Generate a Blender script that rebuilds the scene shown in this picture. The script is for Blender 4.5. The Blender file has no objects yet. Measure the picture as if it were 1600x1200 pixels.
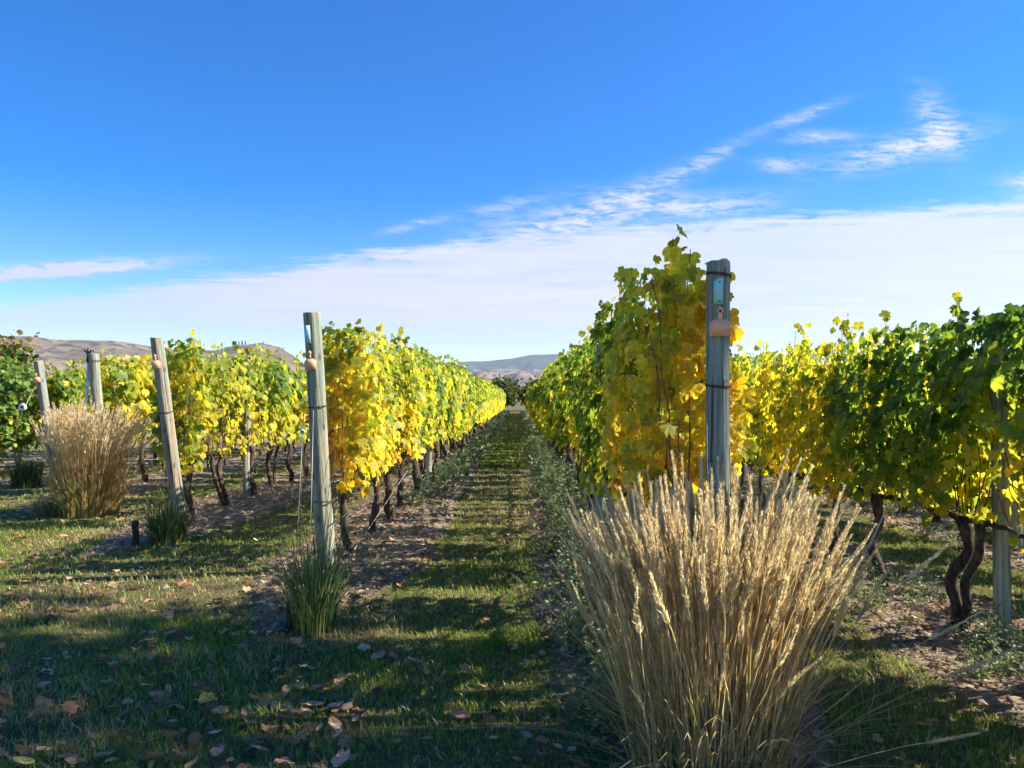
import bpy, math, random
import numpy as np
from mathutils import Matrix, Vector, Euler

random.seed(7)
RNG = np.random.default_rng(11)
scene = bpy.context.scene
COL = scene.collection
R = math.radians

# ------------------------------------------------------------------ camera
CAM_H = 1.5
cam_d = bpy.data.cameras.new('camera')
cam = bpy.data.objects.new('camera', cam_d)
COL.objects.link(cam)
cam_d.sensor_width = 36.0
cam_d.lens = 36.0 * 1150 / 1600
cam_d.clip_start = 0.05
cam_d.clip_end = 30000
cam.location = (0, 0, CAM_H)
cam.rotation_euler = (R(90 + 1.1), 0, R(0.6))
scene.camera = cam

# ------------------------------------------------------------------ light
SUN_AZ = 85.0      # degrees to the right of the rows' direction (+Y)
SUN_EL = 37.0
sun_vec = Vector((math.sin(R(SUN_AZ)) * math.cos(R(SUN_EL)), math.cos(R(SUN_AZ)) * math.cos(R(SUN_EL)), math.sin(R(SUN_EL))))
sd = bpy.data.lights.new('sun', 'SUN')
sd.energy = 3.6
sd.angle = R(0.53)
sd.color = (1.0, 0.94, 0.82)
sun = bpy.data.objects.new('sun', sd)
COL.objects.link(sun)
sun.rotation_euler = (-sun_vec).to_track_quat('-Z', 'Y').to_euler()
sun.location = (20, 10, 30)

vs = scene.view_settings
vs.view_transform = 'Standard'
vs.look = 'None'
vs.exposure = 1.85
vs.gamma = 1.0
vs.use_curve_mapping = False
scene.cycles.max_bounces = 6
scene.cycles.diffuse_bounces = 3
scene.cycles.transmission_bounces = 4
scene.cycles.transparent_max_bounces = 8
scene.cycles.volume_bounces = 0
scene.cycles.use_denoising = True
scene.cycles.use_adaptive_sampling = True
scene.cycles.adaptive_threshold = 0.03
scene.cycles.adaptive_min_samples = 16
scene.cycles.sample_clamp_indirect = 6.0


class NT:
    """small helper to write node graphs as expressions"""
    def __init__(self, tree):
        self.t = tree
        self.n = tree.nodes
        self.l = tree.links

    def put(self, sock, v):
        if isinstance(v, bpy.types.NodeSocket):
            self.l.new(v, sock)
        elif v is not None:
            sock.default_value = v

    def m(self, op, a, b=None, c=None, clamp=False):
        n = self.n.new('ShaderNodeMath')
        n.operation = op
        n.use_clamp = clamp
        self.put(n.inputs[0], a)
        if b is not None: self.put(n.inputs[1], b)
        if c is not None: self.put(n.inputs[2], c)
        return n.outputs[0]

    def xyz(self, x, y, z=0.0):
        n = self.n.new('ShaderNodeCombineXYZ')
        for i, v in enumerate((x, y, z)): self.put(n.inputs[i], v)
        return n.outputs[0]

    def sep(self, v):
        n = self.n.new('ShaderNodeSeparateXYZ')
        self.put(n.inputs[0], v)
        return n.outputs

    def noise(self, vec, scale, detail=4.0, rough=0.55, dist=0.0, color=False, dim2=False):
        n = self.n.new('ShaderNodeTexNoise')
        self.put(n.inputs['Vector'], vec)
        if dim2: n.noise_dimensions = '2D'
        n.inputs['Scale'].default_value = scale
        n.inputs['Detail'].default_value = detail
        n.inputs['Roughness'].default_value = rough
        n.inputs['Distortion'].default_value = dist
        return n.outputs['Color' if color else 'Fac']

    def smooth(self, x, a, b, o0=0.0, o1=1.0):
        n = self.n.new('ShaderNodeMapRange')
        n.interpolation_type = 'SMOOTHSTEP'
        self.put(n.inputs[0], x)
        for i, v in enumerate((a, b, o0, o1)): self.put(n.inputs[i + 1], v)
        return n.outputs[0]

    def mix(self, f, a, b, blend='MIX'):
        n = self.n.new('ShaderNodeMix')
        n.data_type = 'RGBA'
        n.blend_type = blend
        n.clamp_factor = True
        self.put(n.inputs[0], f)
        self.put(n.inputs[6], a if isinstance(a, bpy.types.NodeSocket) else (*a[:3], 1.0))
        self.put(n.inputs[7], b if isinstance(b, bpy.types.NodeSocket) else (*b[:3], 1.0))
        return n.outputs[2]

    def mapping(self, vec, scale=(1, 1, 1), rot=(0, 0, 0)):
        n = self.n.new('ShaderNodeMapping')
        self.put(n.inputs['Vector'], vec)
        n.inputs['Scale'].default_value = scale
        n.inputs['Rotation'].default_value = rot
        return n.outputs[0]


# ------------------------------------------------------------------ sky
world = bpy.data.worlds.new('World')
scene.world = world
world.use_nodes = True
world.cycles.sampling_method = 'NONE'
wt = NT(world.node_tree)
wt.n.clear()
w_out = wt.n.new('ShaderNodeOutputWorld')
w_bg = wt.n.new('ShaderNodeBackground')
w_bg.inputs['Strength'].default_value = 0.1
wt.l.new(w_bg.outputs[0], w_out.inputs[0])
sky = wt.n.new('ShaderNodeTexSky')
sky.sky_type = 'NISHITA'
sky.sun_disc = False
sky.sun_elevation = R(SUN_EL)
sky.sun_rotation = R(SUN_AZ)
sky.altitude = 400
sky.air_density = 1.0
sky.dust_density = 0.25
sky.ozone_density = 2.5
hs = wt.n.new('ShaderNodeHueSaturation')
hs.inputs['Saturation'].default_value = 1.58
hs.inputs['Hue'].default_value = 0.513
hs.inputs['Value'].default_value = 0.64
wt.l.new(sky.outputs[0], hs.inputs['Color'])
skycol = hs.outputs[0]
tc = wt.n.new('ShaderNodeTexCoord')
dx, dy, dz = wt.sep(tc.outputs['Generated'])
front = wt.smooth(dy, 0.05, 0.2)
ysafe = wt.m('MAXIMUM', dy, 0.05)
zsafe = wt.m('MAXIMUM', dz, 0.012)
U = wt.m('DIVIDE', dx, ysafe)
Vv = wt.m('DIVIDE', dz, ysafe)
PX = wt.m('DIVIDE', dx, zsafe)      # position on a flat cloud layer
PY = wt.m('DIVIDE', dy, zsafe)
plane = wt.xyz(PX, PY, 0.0)
streak = wt.mapping(plane, scale=(0.55, 1.5, 1.0), rot=(0, 0, R(24)))
fib = wt.noise(streak, 1.6, 6.0, 0.62, 0.5, dim2=True)
fine = wt.noise(wt.mapping(plane, scale=(2.2, 4.0, 1), rot=(0, 0, R(-20))), 2.4, 5.0, 0.65, 0.7, dim2=True)
big = wt.noise(wt.mapping(plane, scale=(0.16, 0.3, 1)), 1.0, 2.0, 0.5, dim2=True)
# the cloud bank: everything beyond a line across the layer
edge = wt.m('ADD', PY, wt.m('MINIMUM', wt.m('MULTIPLY', PX, 0.62), wt.m('MULTIPLY', PX, 0.27)))
edge = wt.m('SUBTRACT', edge, 4.32)
edge = wt.m('ADD', edge, wt.m('MULTIPLY', wt.m('SUBTRACT', fib, 0.5), 1.1))
edge = wt.m('ADD', edge, wt.m('MULTIPLY', wt.m('SUBTRACT', fine, 0.5), 0.9))
bank = wt.smooth(edge, -0.12, 0.5)
body = wt.smooth(wt.m('ADD', big, wt.m('MULTIPLY', wt.m('SUBTRACT', fib, 0.5), 0.5)), 0.25, 0.6, 0.82, 1.0)
left_thin = wt.smooth(PX, -5.5, -1.5, 0.72, 1.0)
bank = wt.m('MULTIPLY', wt.m('MULTIPLY', bank, body), left_thin)
# far flat bands near the horizon
lnY = wt.m('LOGARITHM', wt.m('MAXIMUM', PY, 0.2), 2.718)
bands = wt.noise(wt.xyz(wt.m('MULTIPLY', U, 0.55), wt.m('MULTIPLY', lnY, 3.2), 3.0), 1.3, 2.0, 0.45, dim2=True)
bandm = wt.smooth(bands, 0.36, 0.62)
far = wt.smooth(PY, 8.0, 12.0)
strip = wt.m('MULTIPLY', wt.smooth(PY, 12.5, 15.5), wt.smooth(wt.m('ABSOLUTE', wt.m('ADD', U, 0.08)), 0.12, 0.42, 1.0, 0.35))
bank = wt.m('MULTIPLY', bank, wt.m('SUBTRACT', 1.0, wt.m('MULTIPLY', far, wt.m('MULTIPLY', bandm, 0.42))))
bank = wt.m('MULTIPLY', bank, wt.m('SUBTRACT', 1.0, wt.m('MULTIPLY', strip, 0.85)))
# single wisps of cirrus (u, v, angle, half length, half width, strength)
WISPS = [(0.385, 0.385, 20, 0.050, 0.0075, 0.55), (0.255, 0.325, 27, 0.055, 0.010, 0.42), (0.155, 0.280, 22, 0.080, 0.016, 0.45),
         (0.060, 0.236, 8, 0.11, 0.024, 0.75), (0.200, 0.262, -8, 0.10, 0.016, 0.40), (0.270, 0.265, 3, 0.09, 0.016, 0.40),
         (0.570, 0.372, -62, 0.046, 0.022, 0.60), (0.520, 0.338, 14, 0.095, 0.019, 0.75), (0.360, 0.318, 0, 0.036, 0.010, 0.60),
         (0.410, 0.356, 2, 0.045, 0.009, 0.50), (-0.140, 0.238, 14, 0.05, 0.006, 0.42), (-0.635, 0.176, 4, 0.125, 0.0085, 2.4),
         (0.690, 0.294, 6, 0.035, 0.013, 0.75), (0.315, 0.242, 3, 0.035, 0.004, 0.55), (-0.02, 0.262, 12, 0.05, 0.010, 0.35)]
uvv = wt.xyz(U, Vv, 0.0)
wf = wt.noise(wt.mapping(uvv, scale=(0.8, 3.6, 1), rot=(0, 0, R(-20))), 30.0, 6.0, 0.75, 0.3, dim2=True)
wfm = wt.smooth(wf, 0.32, 0.66, 0.06, 1.3)
total = None
for (cu, cv, an, L, W, s) in WISPS:
    du = wt.m('SUBTRACT', U, cu)
    dv = wt.m('SUBTRACT', Vv, cv)
    ca, sa = math.cos(R(an)), math.sin(R(an))
    a = wt.m('ADD', wt.m('MULTIPLY', du, ca / L), wt.m('MULTIPLY', dv, sa / L))
    b = wt.m('ADD', wt.m('MULTIPLY', du, -sa / W), wt.m('MULTIPLY', dv, ca / W))
    r2 = wt.m('ADD', wt.m('MULTIPLY', a, a), wt.m('MULTIPLY', b, b))
    g = wt.m('MULTIPLY', wt.m('EXPONENT', wt.m('MULTIPLY', r2, -1.0)), s)
    total = g if total is None else wt.m('ADD', total, g)
wisp = wt.m('MULTIPLY', wt.m('MULTIPLY', total, wfm), front)
cover = wt.m('MAXIMUM', bank, wisp)
cover = wt.m('MINIMUM', cover, 1.0)
cloudcol = wt.mix(wt.smooth(U, -0.7, 0.7), (2.15, 2.25, 2.6), (2.50, 2.52, 2.74))
cloudcol = wt.mix(wt.m('MULTIPLY', wt.smooth(wt.m('ADD', fib, wt.m('MULTIPLY', bands, 0.6)), 0.95, 0.6), 0.35), cloudcol, (1.7, 1.9, 2.6))
wt.l.new(wt.mix(cover, skycol, cloudcol), w_bg.inputs['Color'])


# ------------------------------------------------------------------ helpers
def vnoise(p, seed=0):
    """value noise 0..1 for an (N,3) array"""
    p = np.asarray(p, float)
    i = np.floor(p).astype(np.int64)
    f = p - i
    f = f * f * (3 - 2 * f)

    def h(ix, iy, iz):
        n = (ix * 374761393 + iy * 668265263 + iz * 2147483647 + seed * 1274126177) & 0xFFFFFFFF
        n = ((n ^ (n >> 13)) * 1274126177) & 0xFFFFFFFF
        n = (n ^ (n >> 16)) & 0xFFFFFF
        return n / float(0xFFFFFF)
    out = 0
    for a in (0, 1):
        for b in (0, 1):
            for c in (0, 1):
                w = (f[:, 0] if a else 1 - f[:, 0]) * (f[:, 1] if b else 1 - f[:, 1]) * (f[:, 2] if c else 1 - f[:, 2])
                out = out + w * h(i[:, 0] + a, i[:, 1] + b, i[:, 2] + c)
    return out


def n2(x, y, s, seed=0):
    x = np.atleast_1d(np.asarray(x, float)).ravel()
    y = np.atleast_1d(np.asarray(y, float)).ravel()
    return vnoise(np.stack([x * s, y * s, np.full_like(x, 0.37)], 1), seed)


def smoothstep(a, b, x):
    t = np.clip((x - a) / (b - a), 0, 1)
    return t * t * (3 - 2 * t)


def mesh_from(name, V, T, mats, col=None, smooth=False, mi=None):
    """triangle mesh from arrays"""
    V = np.asarray(V, np.float32).reshape(-1, 3)
    T = np.asarray(T, np.int32).reshape(-1, 3)
    me = bpy.data.meshes.new(name)
    me.vertices.add(len(V))
    me.vertices.foreach_set('co', V.ravel())
    me.loops.add(len(T) * 3)
    me.loops.foreach_set('vertex_index', T.ravel())
    me.polygons.add(len(T))
    me.polygons.foreach_set('loop_start', np.arange(0, len(T) * 3, 3, dtype=np.int32))
    if smooth:
        me.polygons.foreach_set('use_smooth', np.ones(len(T), bool))
    if mi is not None:
        me.polygons.foreach_set('material_index', np.asarray(mi, np.int32))
    for m in (mats if isinstance(mats, (list, tuple)) else [mats]):
        me.materials.append(m)
    if col is not None:
        a = me.color_attributes.new('tint', 'FLOAT_COLOR', 'POINT')
        c = np.ones((len(V), 4), np.float32)
        c[:, :3] = col
        a.data.foreach_set('color', c.ravel())
    me.update(calc_edges=True)
    return me


def ob(name, me, parent=None, loc=None, rot=None, scale=None):
    o = bpy.data.objects.new(name, me)
    COL.objects.link(o)
    if parent is not None: o.parent = parent
    if loc is not None: o.location = loc
    if rot is not None: o.rotation_euler = rot
    if scale is not None: o.scale = scale if hasattr(scale, '__len__') else (scale,) * 3
    return o


def tag(o, label=None, cat=None, group=None, kind=None):
    if label: o['label'] = label
    if cat: o['category'] = cat
    if group: o['group'] = group
    if kind: o['kind'] = kind
    return o


class Geo:
    """collects triangles"""
    def __init__(self):
        self.V, self.T, self.C, self.M, self.n = [], [], [], [], 0

    def add(self, V, T, c=(1, 1, 1), m=0):
        V = np.asarray(V, float).reshape(-1, 3)
        T = np.asarray(T, int).reshape(-1, 3)
        self.V.append(V)
        self.T.append(T + self.n)
        c = np.asarray(c, float)
        self.C.append(np.broadcast_to(c, (len(V), 3)) if c.ndim == 1 else c)
        self.M.append(np.full(len(T), m))
        self.n += len(V)

    def mesh(self, name, mats, smooth=False):
        return mesh_from(name, np.concatenate(self.V), np.concatenate(self.T), mats, np.concatenate(self.C), smooth, np.concatenate(self.M))


def tube(pts, rad, sides=6, caps=True, jitter=0.0, seed=0):
    pts = np.asarray(pts, float)
    n = len(pts)
    rad = np.broadcast_to(np.asarray(rad, float), (n,))
    tang = np.gradient(pts, axis=0)
    tang /= np.linalg.norm(tang, axis=1)[:, None] + 1e-9
    ref = np.array([1.0, 0, 0]) if abs(tang[0][0]) < 0.8 else np.array([0, 1.0, 0])
    a = np.arange(sides) / sides * 2 * np.pi
    V = []
    rg = np.random.default_rng(seed)
    for k in range(n):
        b = np.cross(tang[k], ref)
        b /= np.linalg.norm(b)
        c = np.cross(tang[k], b)
        r = rad[k] * (1 + jitter * (rg.random(sides) - 0.5) * 2)
        V.append(pts[k] + (np.cos(a) * r)[:, None] * b + (np.sin(a) * r)[:, None] * c)
    V = np.concatenate(V)
    T = []
    for k in range(n - 1):
        for s in range(sides):
            p, q = k * sides + s, k * sides + (s + 1) % sides
            T += [(p, q, p + sides), (q, q + sides, p + sides)]
    if caps:
        V = np.concatenate([V, pts[:1], pts[-1:]])
        c0, c1 = n * sides, n * sides + 1
        for s in range(sides):
            T.append((c0, (s + 1) % sides, s))
            T.append((c1, (n - 1) * sides + s, (n - 1) * sides + (s + 1) % sides))
    return V, np.array(T)


def box(c, s):
    c = np.array(c, float)
    s = np.array(s, float) / 2
    V = np.array([[x, y, z] for x in (-1, 1) for y in (-1, 1) for z in (-1, 1)]) * s + c
    F = [(0, 1, 3, 2), (4, 6, 7, 5), (0, 4, 5, 1), (2, 3, 7, 6), (0, 2, 6, 4), (1, 5, 7, 3)]
    T = []
    for f in F: T += [(f[0], f[1], f[2]), (f[0], f[2], f[3])]
    return V, T


# ------------------------------------------------------------------ materials
def new_mat(name):
    m = bpy.data.materials.new(name)
    m.use_nodes = True
    t = NT(m.node_tree)
    t.n.clear()
    out = t.n.new('ShaderNodeOutputMaterial')
    return m, t, out


def principled(t, color, rough=0.8, spec=0.3, normal=None):
    p = t.n.new('ShaderNodeBsdfPrincipled')
    t.put(p.inputs['Base Color'], color if isinstance(color, bpy.types.NodeSocket) else (*color[:3], 1))
    t.put(p.inputs['Roughness'], rough)
    t.put(p.inputs['Specular IOR Level'], spec)
    if normal is not None: t.l.new(normal, p.inputs['Normal'])
    return p.outputs[0]


def bump(t, h, strength=0.5, dist=0.01):
    b = t.n.new('ShaderNodeBump')
    b.inputs['Strength'].default_value = strength
    b.inputs['Distance'].default_value = dist
    t.l.new(h, b.inputs['Height'])
    return b.outputs[0]


def thin_mat(name, source, trans=0.4, rough=0.55, spec=0.25, tboost=1.25, var=0.25, scale=30.0):
    """a thin leaf: diffuse, a little gloss and light coming through; colour from the vertices or from the object"""
    m, t, out = new_mat(name)
    if source == 'tint':
        a = t.n.new('ShaderNodeVertexColor')
        a.layer_name = 'tint'
        c = a.outputs[0]
    else:
        a = t.n.new('ShaderNodeObjectInfo')
        c = a.outputs['Color']
    tcn = t.n.new('ShaderNodeTexCoord')
    nz = t.noise(tcn.outputs['Object'], scale, 3.0, 0.6)
    c = t.mix(1.0, c, t.mix(t.smooth(nz, 0.3, 0.7), (1 - var,) * 3, (1 + var,) * 3), 'MULTIPLY')
    p = principled(t, c, rough, spec)
    tr = t.n.new('ShaderNodeBsdfTranslucent')
    t.l.new(t.mix(1.0, c, (tboost, tboost, tboost * 0.75), 'MULTIPLY'), tr.inputs[0])
    mx = t.n.new('ShaderNodeMixShader')
    mx.inputs[0].default_value = trans
    t.l.new(p, mx.inputs[1])
    t.l.new(tr.outputs[0], mx.inputs[2])
    t.l.new(mx.outputs[0], out.inputs[0])
    return m


def vine_leaf_mat():
    """vine leaf shared by single leaves: colour from the object, paler veins from the leaf's own plane"""
    m, t, out = new_mat('vine_leaf')
    a = t.n.new('ShaderNodeObjectInfo')
    c = a.outputs['Color']
    tcn = t.n.new('ShaderNodeTexCoord')
    x, y, z = t.sep(tcn.outputs['Object'])
    # veins radiate from the stalk: angle around it, made into five spokes
    ang = t.m('ARCTAN2', x, t.m('SUBTRACT', y, 0.06))
    sp = t.m('ABSOLUTE', t.m('SINE', t.m('MULTIPLY', ang, 3.3)))
    rr = t.m('SQRT', t.m('ADD', t.m('MULTIPLY', x, x), t.m('MULTIPLY', y, y)))
    vein = t.smooth(t.m('MULTIPLY', sp, t.m('ADD', rr, 0.05)), 0.0, 0.05, 1.0, 0.0)
    nz = t.noise(tcn.outputs['Object'], 5.0, 4.0, 0.6)
    c1 = t.mix(1.0, c, t.mix(t.smooth(nz, 0.3, 0.7), (0.72, 0.72, 0.72), (1.25, 1.2, 1.15)), 'MULTIPLY')
    c1 = t.mix(t.m('MULTIPLY', vein, 0.45), c1, t.mix(0.6, c1, (0.30, 0.40, 0.08)))
    spot = t.smooth(t.noise(tcn.outputs['Object'], 9.0, 2.0, 0.5), 0.70, 0.78)
    c1 = t.mix(t.m('MULTIPLY', spot, 0.6), c1, (0.16, 0.07, 0.02))
    p = principled(t, c1, 0.5, 0.3, bump(t, vein, 0.35, 0.05))
    tr = t.n.new('ShaderNodeBsdfTranslucent')
    t.l.new(t.mix(1.0, c1, (1.5, 1.4, 0.8), 'MULTIPLY'), tr.inputs[0])
    mx = t.n.new('ShaderNodeMixShader')
    mx.inputs[0].default_value = 0.58
    t.l.new(p, mx.inputs[1])
    t.l.new(tr.outputs[0], mx.inputs[2])
    t.l.new(mx.outputs[0], out.inputs[0])
    return m


M_leaf = vine_leaf_mat()
M_foliage = thin_mat('vine_foliage', 'tint', 0.58, 0.5, 0.3, 1.45, 0.25, 25.0)
M_grass = thin_mat('grass_blade', 'tint', 0.35, 0.6, 0.2, 1.3, 0.1, 3.0)
M_weed = thin_mat('weed_leaf', 'tint', 0.3, 0.6, 0.25, 1.2, 0.15, 12.0)
M_straw = thin_mat('dry_straw', 'tint', 0.5, 0.6, 0.2, 1.2, 0.15, 14.0)
M_dead = thin_mat('dead_leaf', 'object', 0.12, 0.65, 0.25, 1.0, 0.4, 7.0)
M_treeleaf = thin_mat('tree_leaf', 'tint', 0.4, 0.55, 0.25, 1.25, 0.2, 4.0)


def bark_mat():
    m, t, out = new_mat('vine_bark')
    tcn = t.n.new('ShaderNodeTexCoord')
    v = t.mapping(tcn.outputs['Object'], scale=(60, 60, 9))
    a = t.noise(v, 1.0, 5.0, 0.65)
    b = t.noise(tcn.outputs['Object'], 9.0, 3.0, 0.5)
    c = t.mix(t.smooth(a, 0.3, 0.7), (0.025, 0.017, 0.013), (0.13, 0.095, 0.075))
    c = t.mix(t.smooth(b, 0.55, 0.75), c, (0.16, 0.15, 0.13))
    t.l.new(principled(t, c, 0.9, 0.15, bump(t, a, 0.9, 0.012)), out.inputs[0])
    return m


M_bark = bark_mat()


def post_mat():
    m, t, out = new_mat('weathered_post')
    tcn = t.n.new('ShaderNodeTexCoord')
    oi = t.n.new('ShaderNodeObjectInfo')
    v = t.mapping(tcn.outputs['Object'], scale=(55, 55, 2.2))
    g = t.noise(v, 1.0, 6.0, 0.65, 0.3)
    b = t.noise(t.mapping(tcn.outputs['Object'], scale=(7, 7, 1.4)), 1.0, 4.0, 0.55)
    k = t.noise(tcn.outputs['Object'], 16.0, 3.0, 0.6)
    c = t.mix(t.smooth(g, 0.25, 0.75), (0.45, 0.44, 0.43), (1.38, 1.38, 1.34))
    c = t.mix(1.0, oi.outputs['Color'], c, 'MULTIPLY')
    c = t.mix(t.smooth(b, 0.46, 0.66, 0, 0.7), c, (0.19, 0.29, 0.235))
    c = t.mix(t.smooth(b, 0.42, 0.22, 0, 0.7), c, (0.19, 0.13, 0.085))
    c = t.mix(t.smooth(k, 0.68, 0.76, 0, 0.75), c, (0.06, 0.045, 0.035))
    crack = t.smooth(t.noise(t.mapping(tcn.outputs['Object'], scale=(38, 38, 0.9)), 1.0, 2.0, 0.5), 0.64, 0.70)
    c = t.mix(t.m('MULTIPLY', crack, 0.8), c, (0.035, 0.03, 0.025))
    kn = t.n.new('ShaderNodeTexVoronoi')
    t.l.new(t.mapping(tcn.outputs['Object'], scale=(9, 9, 3.2)), kn.inputs['Vector'])
    kn.inputs['Scale'].default_value = 1.0
    c = t.mix(t.smooth(kn.outputs['Distance'], 0.16, 0.07, 0, 0.8), c, (0.05, 0.035, 0.025))
    zz = t.sep(tcn.outputs['Object'])[2]
    c = t.mix(t.smooth(t.m('ADD', zz, t.m('MULTIPLY', b, 0.3)), 0.42, 0.12, 0, 0.6), c, (0.13, 0.095, 0.065))
    h = t.m('SUBTRACT', g, t.m('MULTIPLY', crack, 1.2))
    t.l.new(principled(t, c, 0.85, 0.2, bump(t, h, 0.9, 0.010)), out.inputs[0])
    return m


M_post = post_mat()


def plain_mat(name, c, rough=0.6, spec=0.3, metal=0.0, var=0.15, scale=20.0):
    m, t, out = new_mat(name)
    tcn = t.n.new('ShaderNodeTexCoord')
    nz = t.noise(tcn.outputs['Object'], scale, 4.0, 0.6)
    col = t.mix(t.smooth(nz, 0.3, 0.7), tuple(x * (1 - var) for x in c), tuple(min(1, x * (1 + var)) for x in c))
    p = t.n.new('ShaderNodeBsdfPrincipled')
    t.l.new(col, p.inputs['Base Color'])
    p.inputs['Roughness'].default_value = rough
    p.inputs['Specular IOR Level'].default_value = spec
    p.inputs['Metallic'].default_value = metal
    t.l.new(p.outputs[0], out.inputs[0])
    return m


M_wire = plain_mat('galvanised_wire', (0.32, 0.30, 0.28), 0.5, 0.5, 0.6)
M_rust = plain_mat('rusty_wire', (0.09, 0.055, 0.04), 0.7, 0.3, 0.3)
M_hose = plain_mat('drip_hose', (0.03, 0.03, 0.03), 0.6)
M_teal = plain_mat('mint_tag', (0.36, 0.66, 0.62), 0.45, 0.4, var=0.08, scale=60)
M_salmon = plain_mat('salmon_tag', (0.85, 0.43, 0.23), 0.5, 0.4, var=0.08, scale=60)
M_yellowtag = plain_mat('yellow_tag', (0.75, 0.68, 0.30), 0.5)
M_white = plain_mat('white_plastic', (0.75, 0.75, 0.73), 0.5)
M_black = plain_mat('black_plastic', (0.02, 0.02, 0.022), 0.5)
M_cane = plain_mat('vine_cane', (0.23, 0.085, 0.05), 0.7, 0.2, var=0.35, scale=12)
M_treebark = plain_mat('tree_bark', (0.11, 0.085, 0.065), 0.9, 0.1, var=0.4, scale=9)
M_stake = plain_mat('dark_stake', (0.045, 0.035, 0.03), 0.85, 0.15, var=0.4, scale=30)

# ------------------------------------------------------------------ layout of the rows
ROWS = {-4: -11.4, -3: -8.95, -2: -6.5, -1: -4.05, 0: -1.6, 1: 0.87, 2: 2.95, 3: 5.35, 4: 7.85, 5: 10.4}
ROWNAME = {-4: 'fifth row left of the path', -3: 'fourth row left of the path', -2: 'third row left of the path', -1: 'second row left of the path',
           0: 'row left of the path', 1: 'row right of the path', 2: 'second row right of the path', 3: 'third row right of the path',
           4: 'fourth row right of the path', 5: 'fifth row right of the path'}
ROW_FAR = {-4: 21.5, -3: 22, -2: 22, -1: 27, 0: 66, 1: 70, 2: 33, 3: 24, 4: 23, 5: 23}


def row_end(x):          # where the end post of a row stands
    return 4.62 - x


def soil_amt(x, y):
    x = np.asarray(x, float)
    y = np.asarray(y, float)
    sh = x.shape
    x = x.ravel()
    y = y.ravel()
    e = (n2(x, y, 1.3, 3) - 0.5) * 0.36 + (n2(x, y, 5.0, 4) - 0.5) * 0.18
    out = np.zeros_like(x)
    for r, rx in ROWS.items():
        hl, hr = (0.62, 0.72) if r != 1 else (0.70, 0.66)
        d = np.where(x < rx, (rx - x) / hl, (x - rx) / hr)
        st = row_end(rx) - 1.75
        tap = smoothstep(st - 0.2, st + 2.1, y + e * 2)
        s = smoothstep(1.12, 0.86, d + e + (1 - tap) * 0.9) * (tap > 0.02)
        s = s * (y < 71)
        out = np.maximum(out, s)
    return out.reshape(sh)


def gz(x, y):
    x = np.asarray(x, float)
    y = np.asarray(y, float)
    sh = x.shape
    xr, yr = x.ravel(), y.ravel()
    near = smoothstep(120, 40, np.hypot(xr, yr))
    z = (n2(xr, yr, 0.45, 8) - 0.5) * 0.06 + (n2(xr, yr, 1.7, 9) - 0.5) * 0.025
    z = z * near - 0.05 * np.clip(xr - 1.6, 0, 3.0) * near
    return z.reshape(sh)


def gz1(x, y):
    return float(gz(np.array([x]), np.array([y]))[0])


def ground_mat():
    m, t, out = new_mat('ground_soil_and_turf')
    a = t.n.new('ShaderNodeAttribute')
    a.attribute_name = 'soil'
    soil = a.outputs['Fac']
    tcn = t.n.new('ShaderNodeTexCoord')
    P = tcn.outputs['Object']
    f1 = t.noise(P, 1.2, 5.0, 0.6)
    f2 = t.noise(P, 14.0, 6.0, 0.7)
    f3 = t.noise(P, 70.0, 5.0, 0.7)
    s = t.mix(t.smooth(f2, 0.3, 0.7), (0.13, 0.098, 0.068), (0.33, 0.255, 0.18))
    s = t.mix(t.smooth(f3, 0.55, 0.72), s, (0.42, 0.34, 0.26))
    s = t.mix(t.smooth(f1, 0.5, 0.75, 0, 0.5), s, (0.32, 0.25, 0.19))
    g = t.mix(t.smooth(f2, 0.3, 0.7), (0.085, 0.070, 0.034), (0.16, 0.14, 0.06))
    g = t.mix(t.smooth(f1, 0.52, 0.72, 0, 0.7), g, (0.20, 0.155, 0.075))
    g = t.mix(t.smooth(f3, 0.6, 0.75, 0, 0.5), g, (0.15, 0.13, 0.06))
    c = t.mix(soil, g, s)
    h = t.m('ADD', f2, t.m('MULTIPLY', f3, 0.5))
    t.l.new(principled(t, c, 0.95, 0.1, bump(t, h, 0.7, 0.03)), out.inputs[0])
    return m


def axis(dense0, dense1, step, far0, far1, grow=1.35):
    mid = list(np.arange(dense0, dense1 + 1e-6, step))
    a, s = [], step
    v = dense1
    while v < far1:
        s *= grow
        v += s
        a.append(v)
    b, s, v = [], step, dense0
    while v > far0:
        s *= grow
        v -= s
        b.append(v)
    return np.array(b[::-1] + mid + a)


def build_ground():
    xs = axis(-9.0, 7.2, 0.05, -9000, 9000)
    ys = axis(1.6, 15.0, 0.05, -300, 9000, 1.10)
    X, Y = np.meshgrid(xs, ys)
    S = soil_amt(X, Y)
    Z = gz(X, Y) + S * 0.02 * 1.0
    x, y = X.ravel(), Y.ravel()
    lump = (n2(x, y, 7.0, 21) - 0.5) * 0.028 + (n2(x, y, 16.0, 22) - 0.5) * 0.022
    Z = Z + (lump * (0.25 + 0.75 * S.ravel()) * smoothstep(30, 12, np.hypot(x, y))).reshape(Z.shape)
    V = np.stack([X.ravel(), Y.ravel(), Z.ravel()], 1)
    ny, nx = X.shape
    i = np.arange(ny * nx).reshape(ny, nx)
    a, b, c, d = i[:-1, :-1].ravel(), i[:-1, 1:].ravel(), i[1:, 1:].ravel(), i[1:, :-1].ravel()
    T = np.concatenate([np.stack([a, b, c], 1), np.stack([a, c, d], 1)])
    me = mesh_from('ground', V, T, ground_mat(), None, True)
    at = me.attributes.new('soil', 'FLOAT', 'POINT')
    at.data.foreach_set('value', S.ravel().astype(np.float32))
    tag(ob('ground', me), 'dark turf and bare soil strips of the vineyard ground', 'ground', kind='structure')


build_ground()


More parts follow.
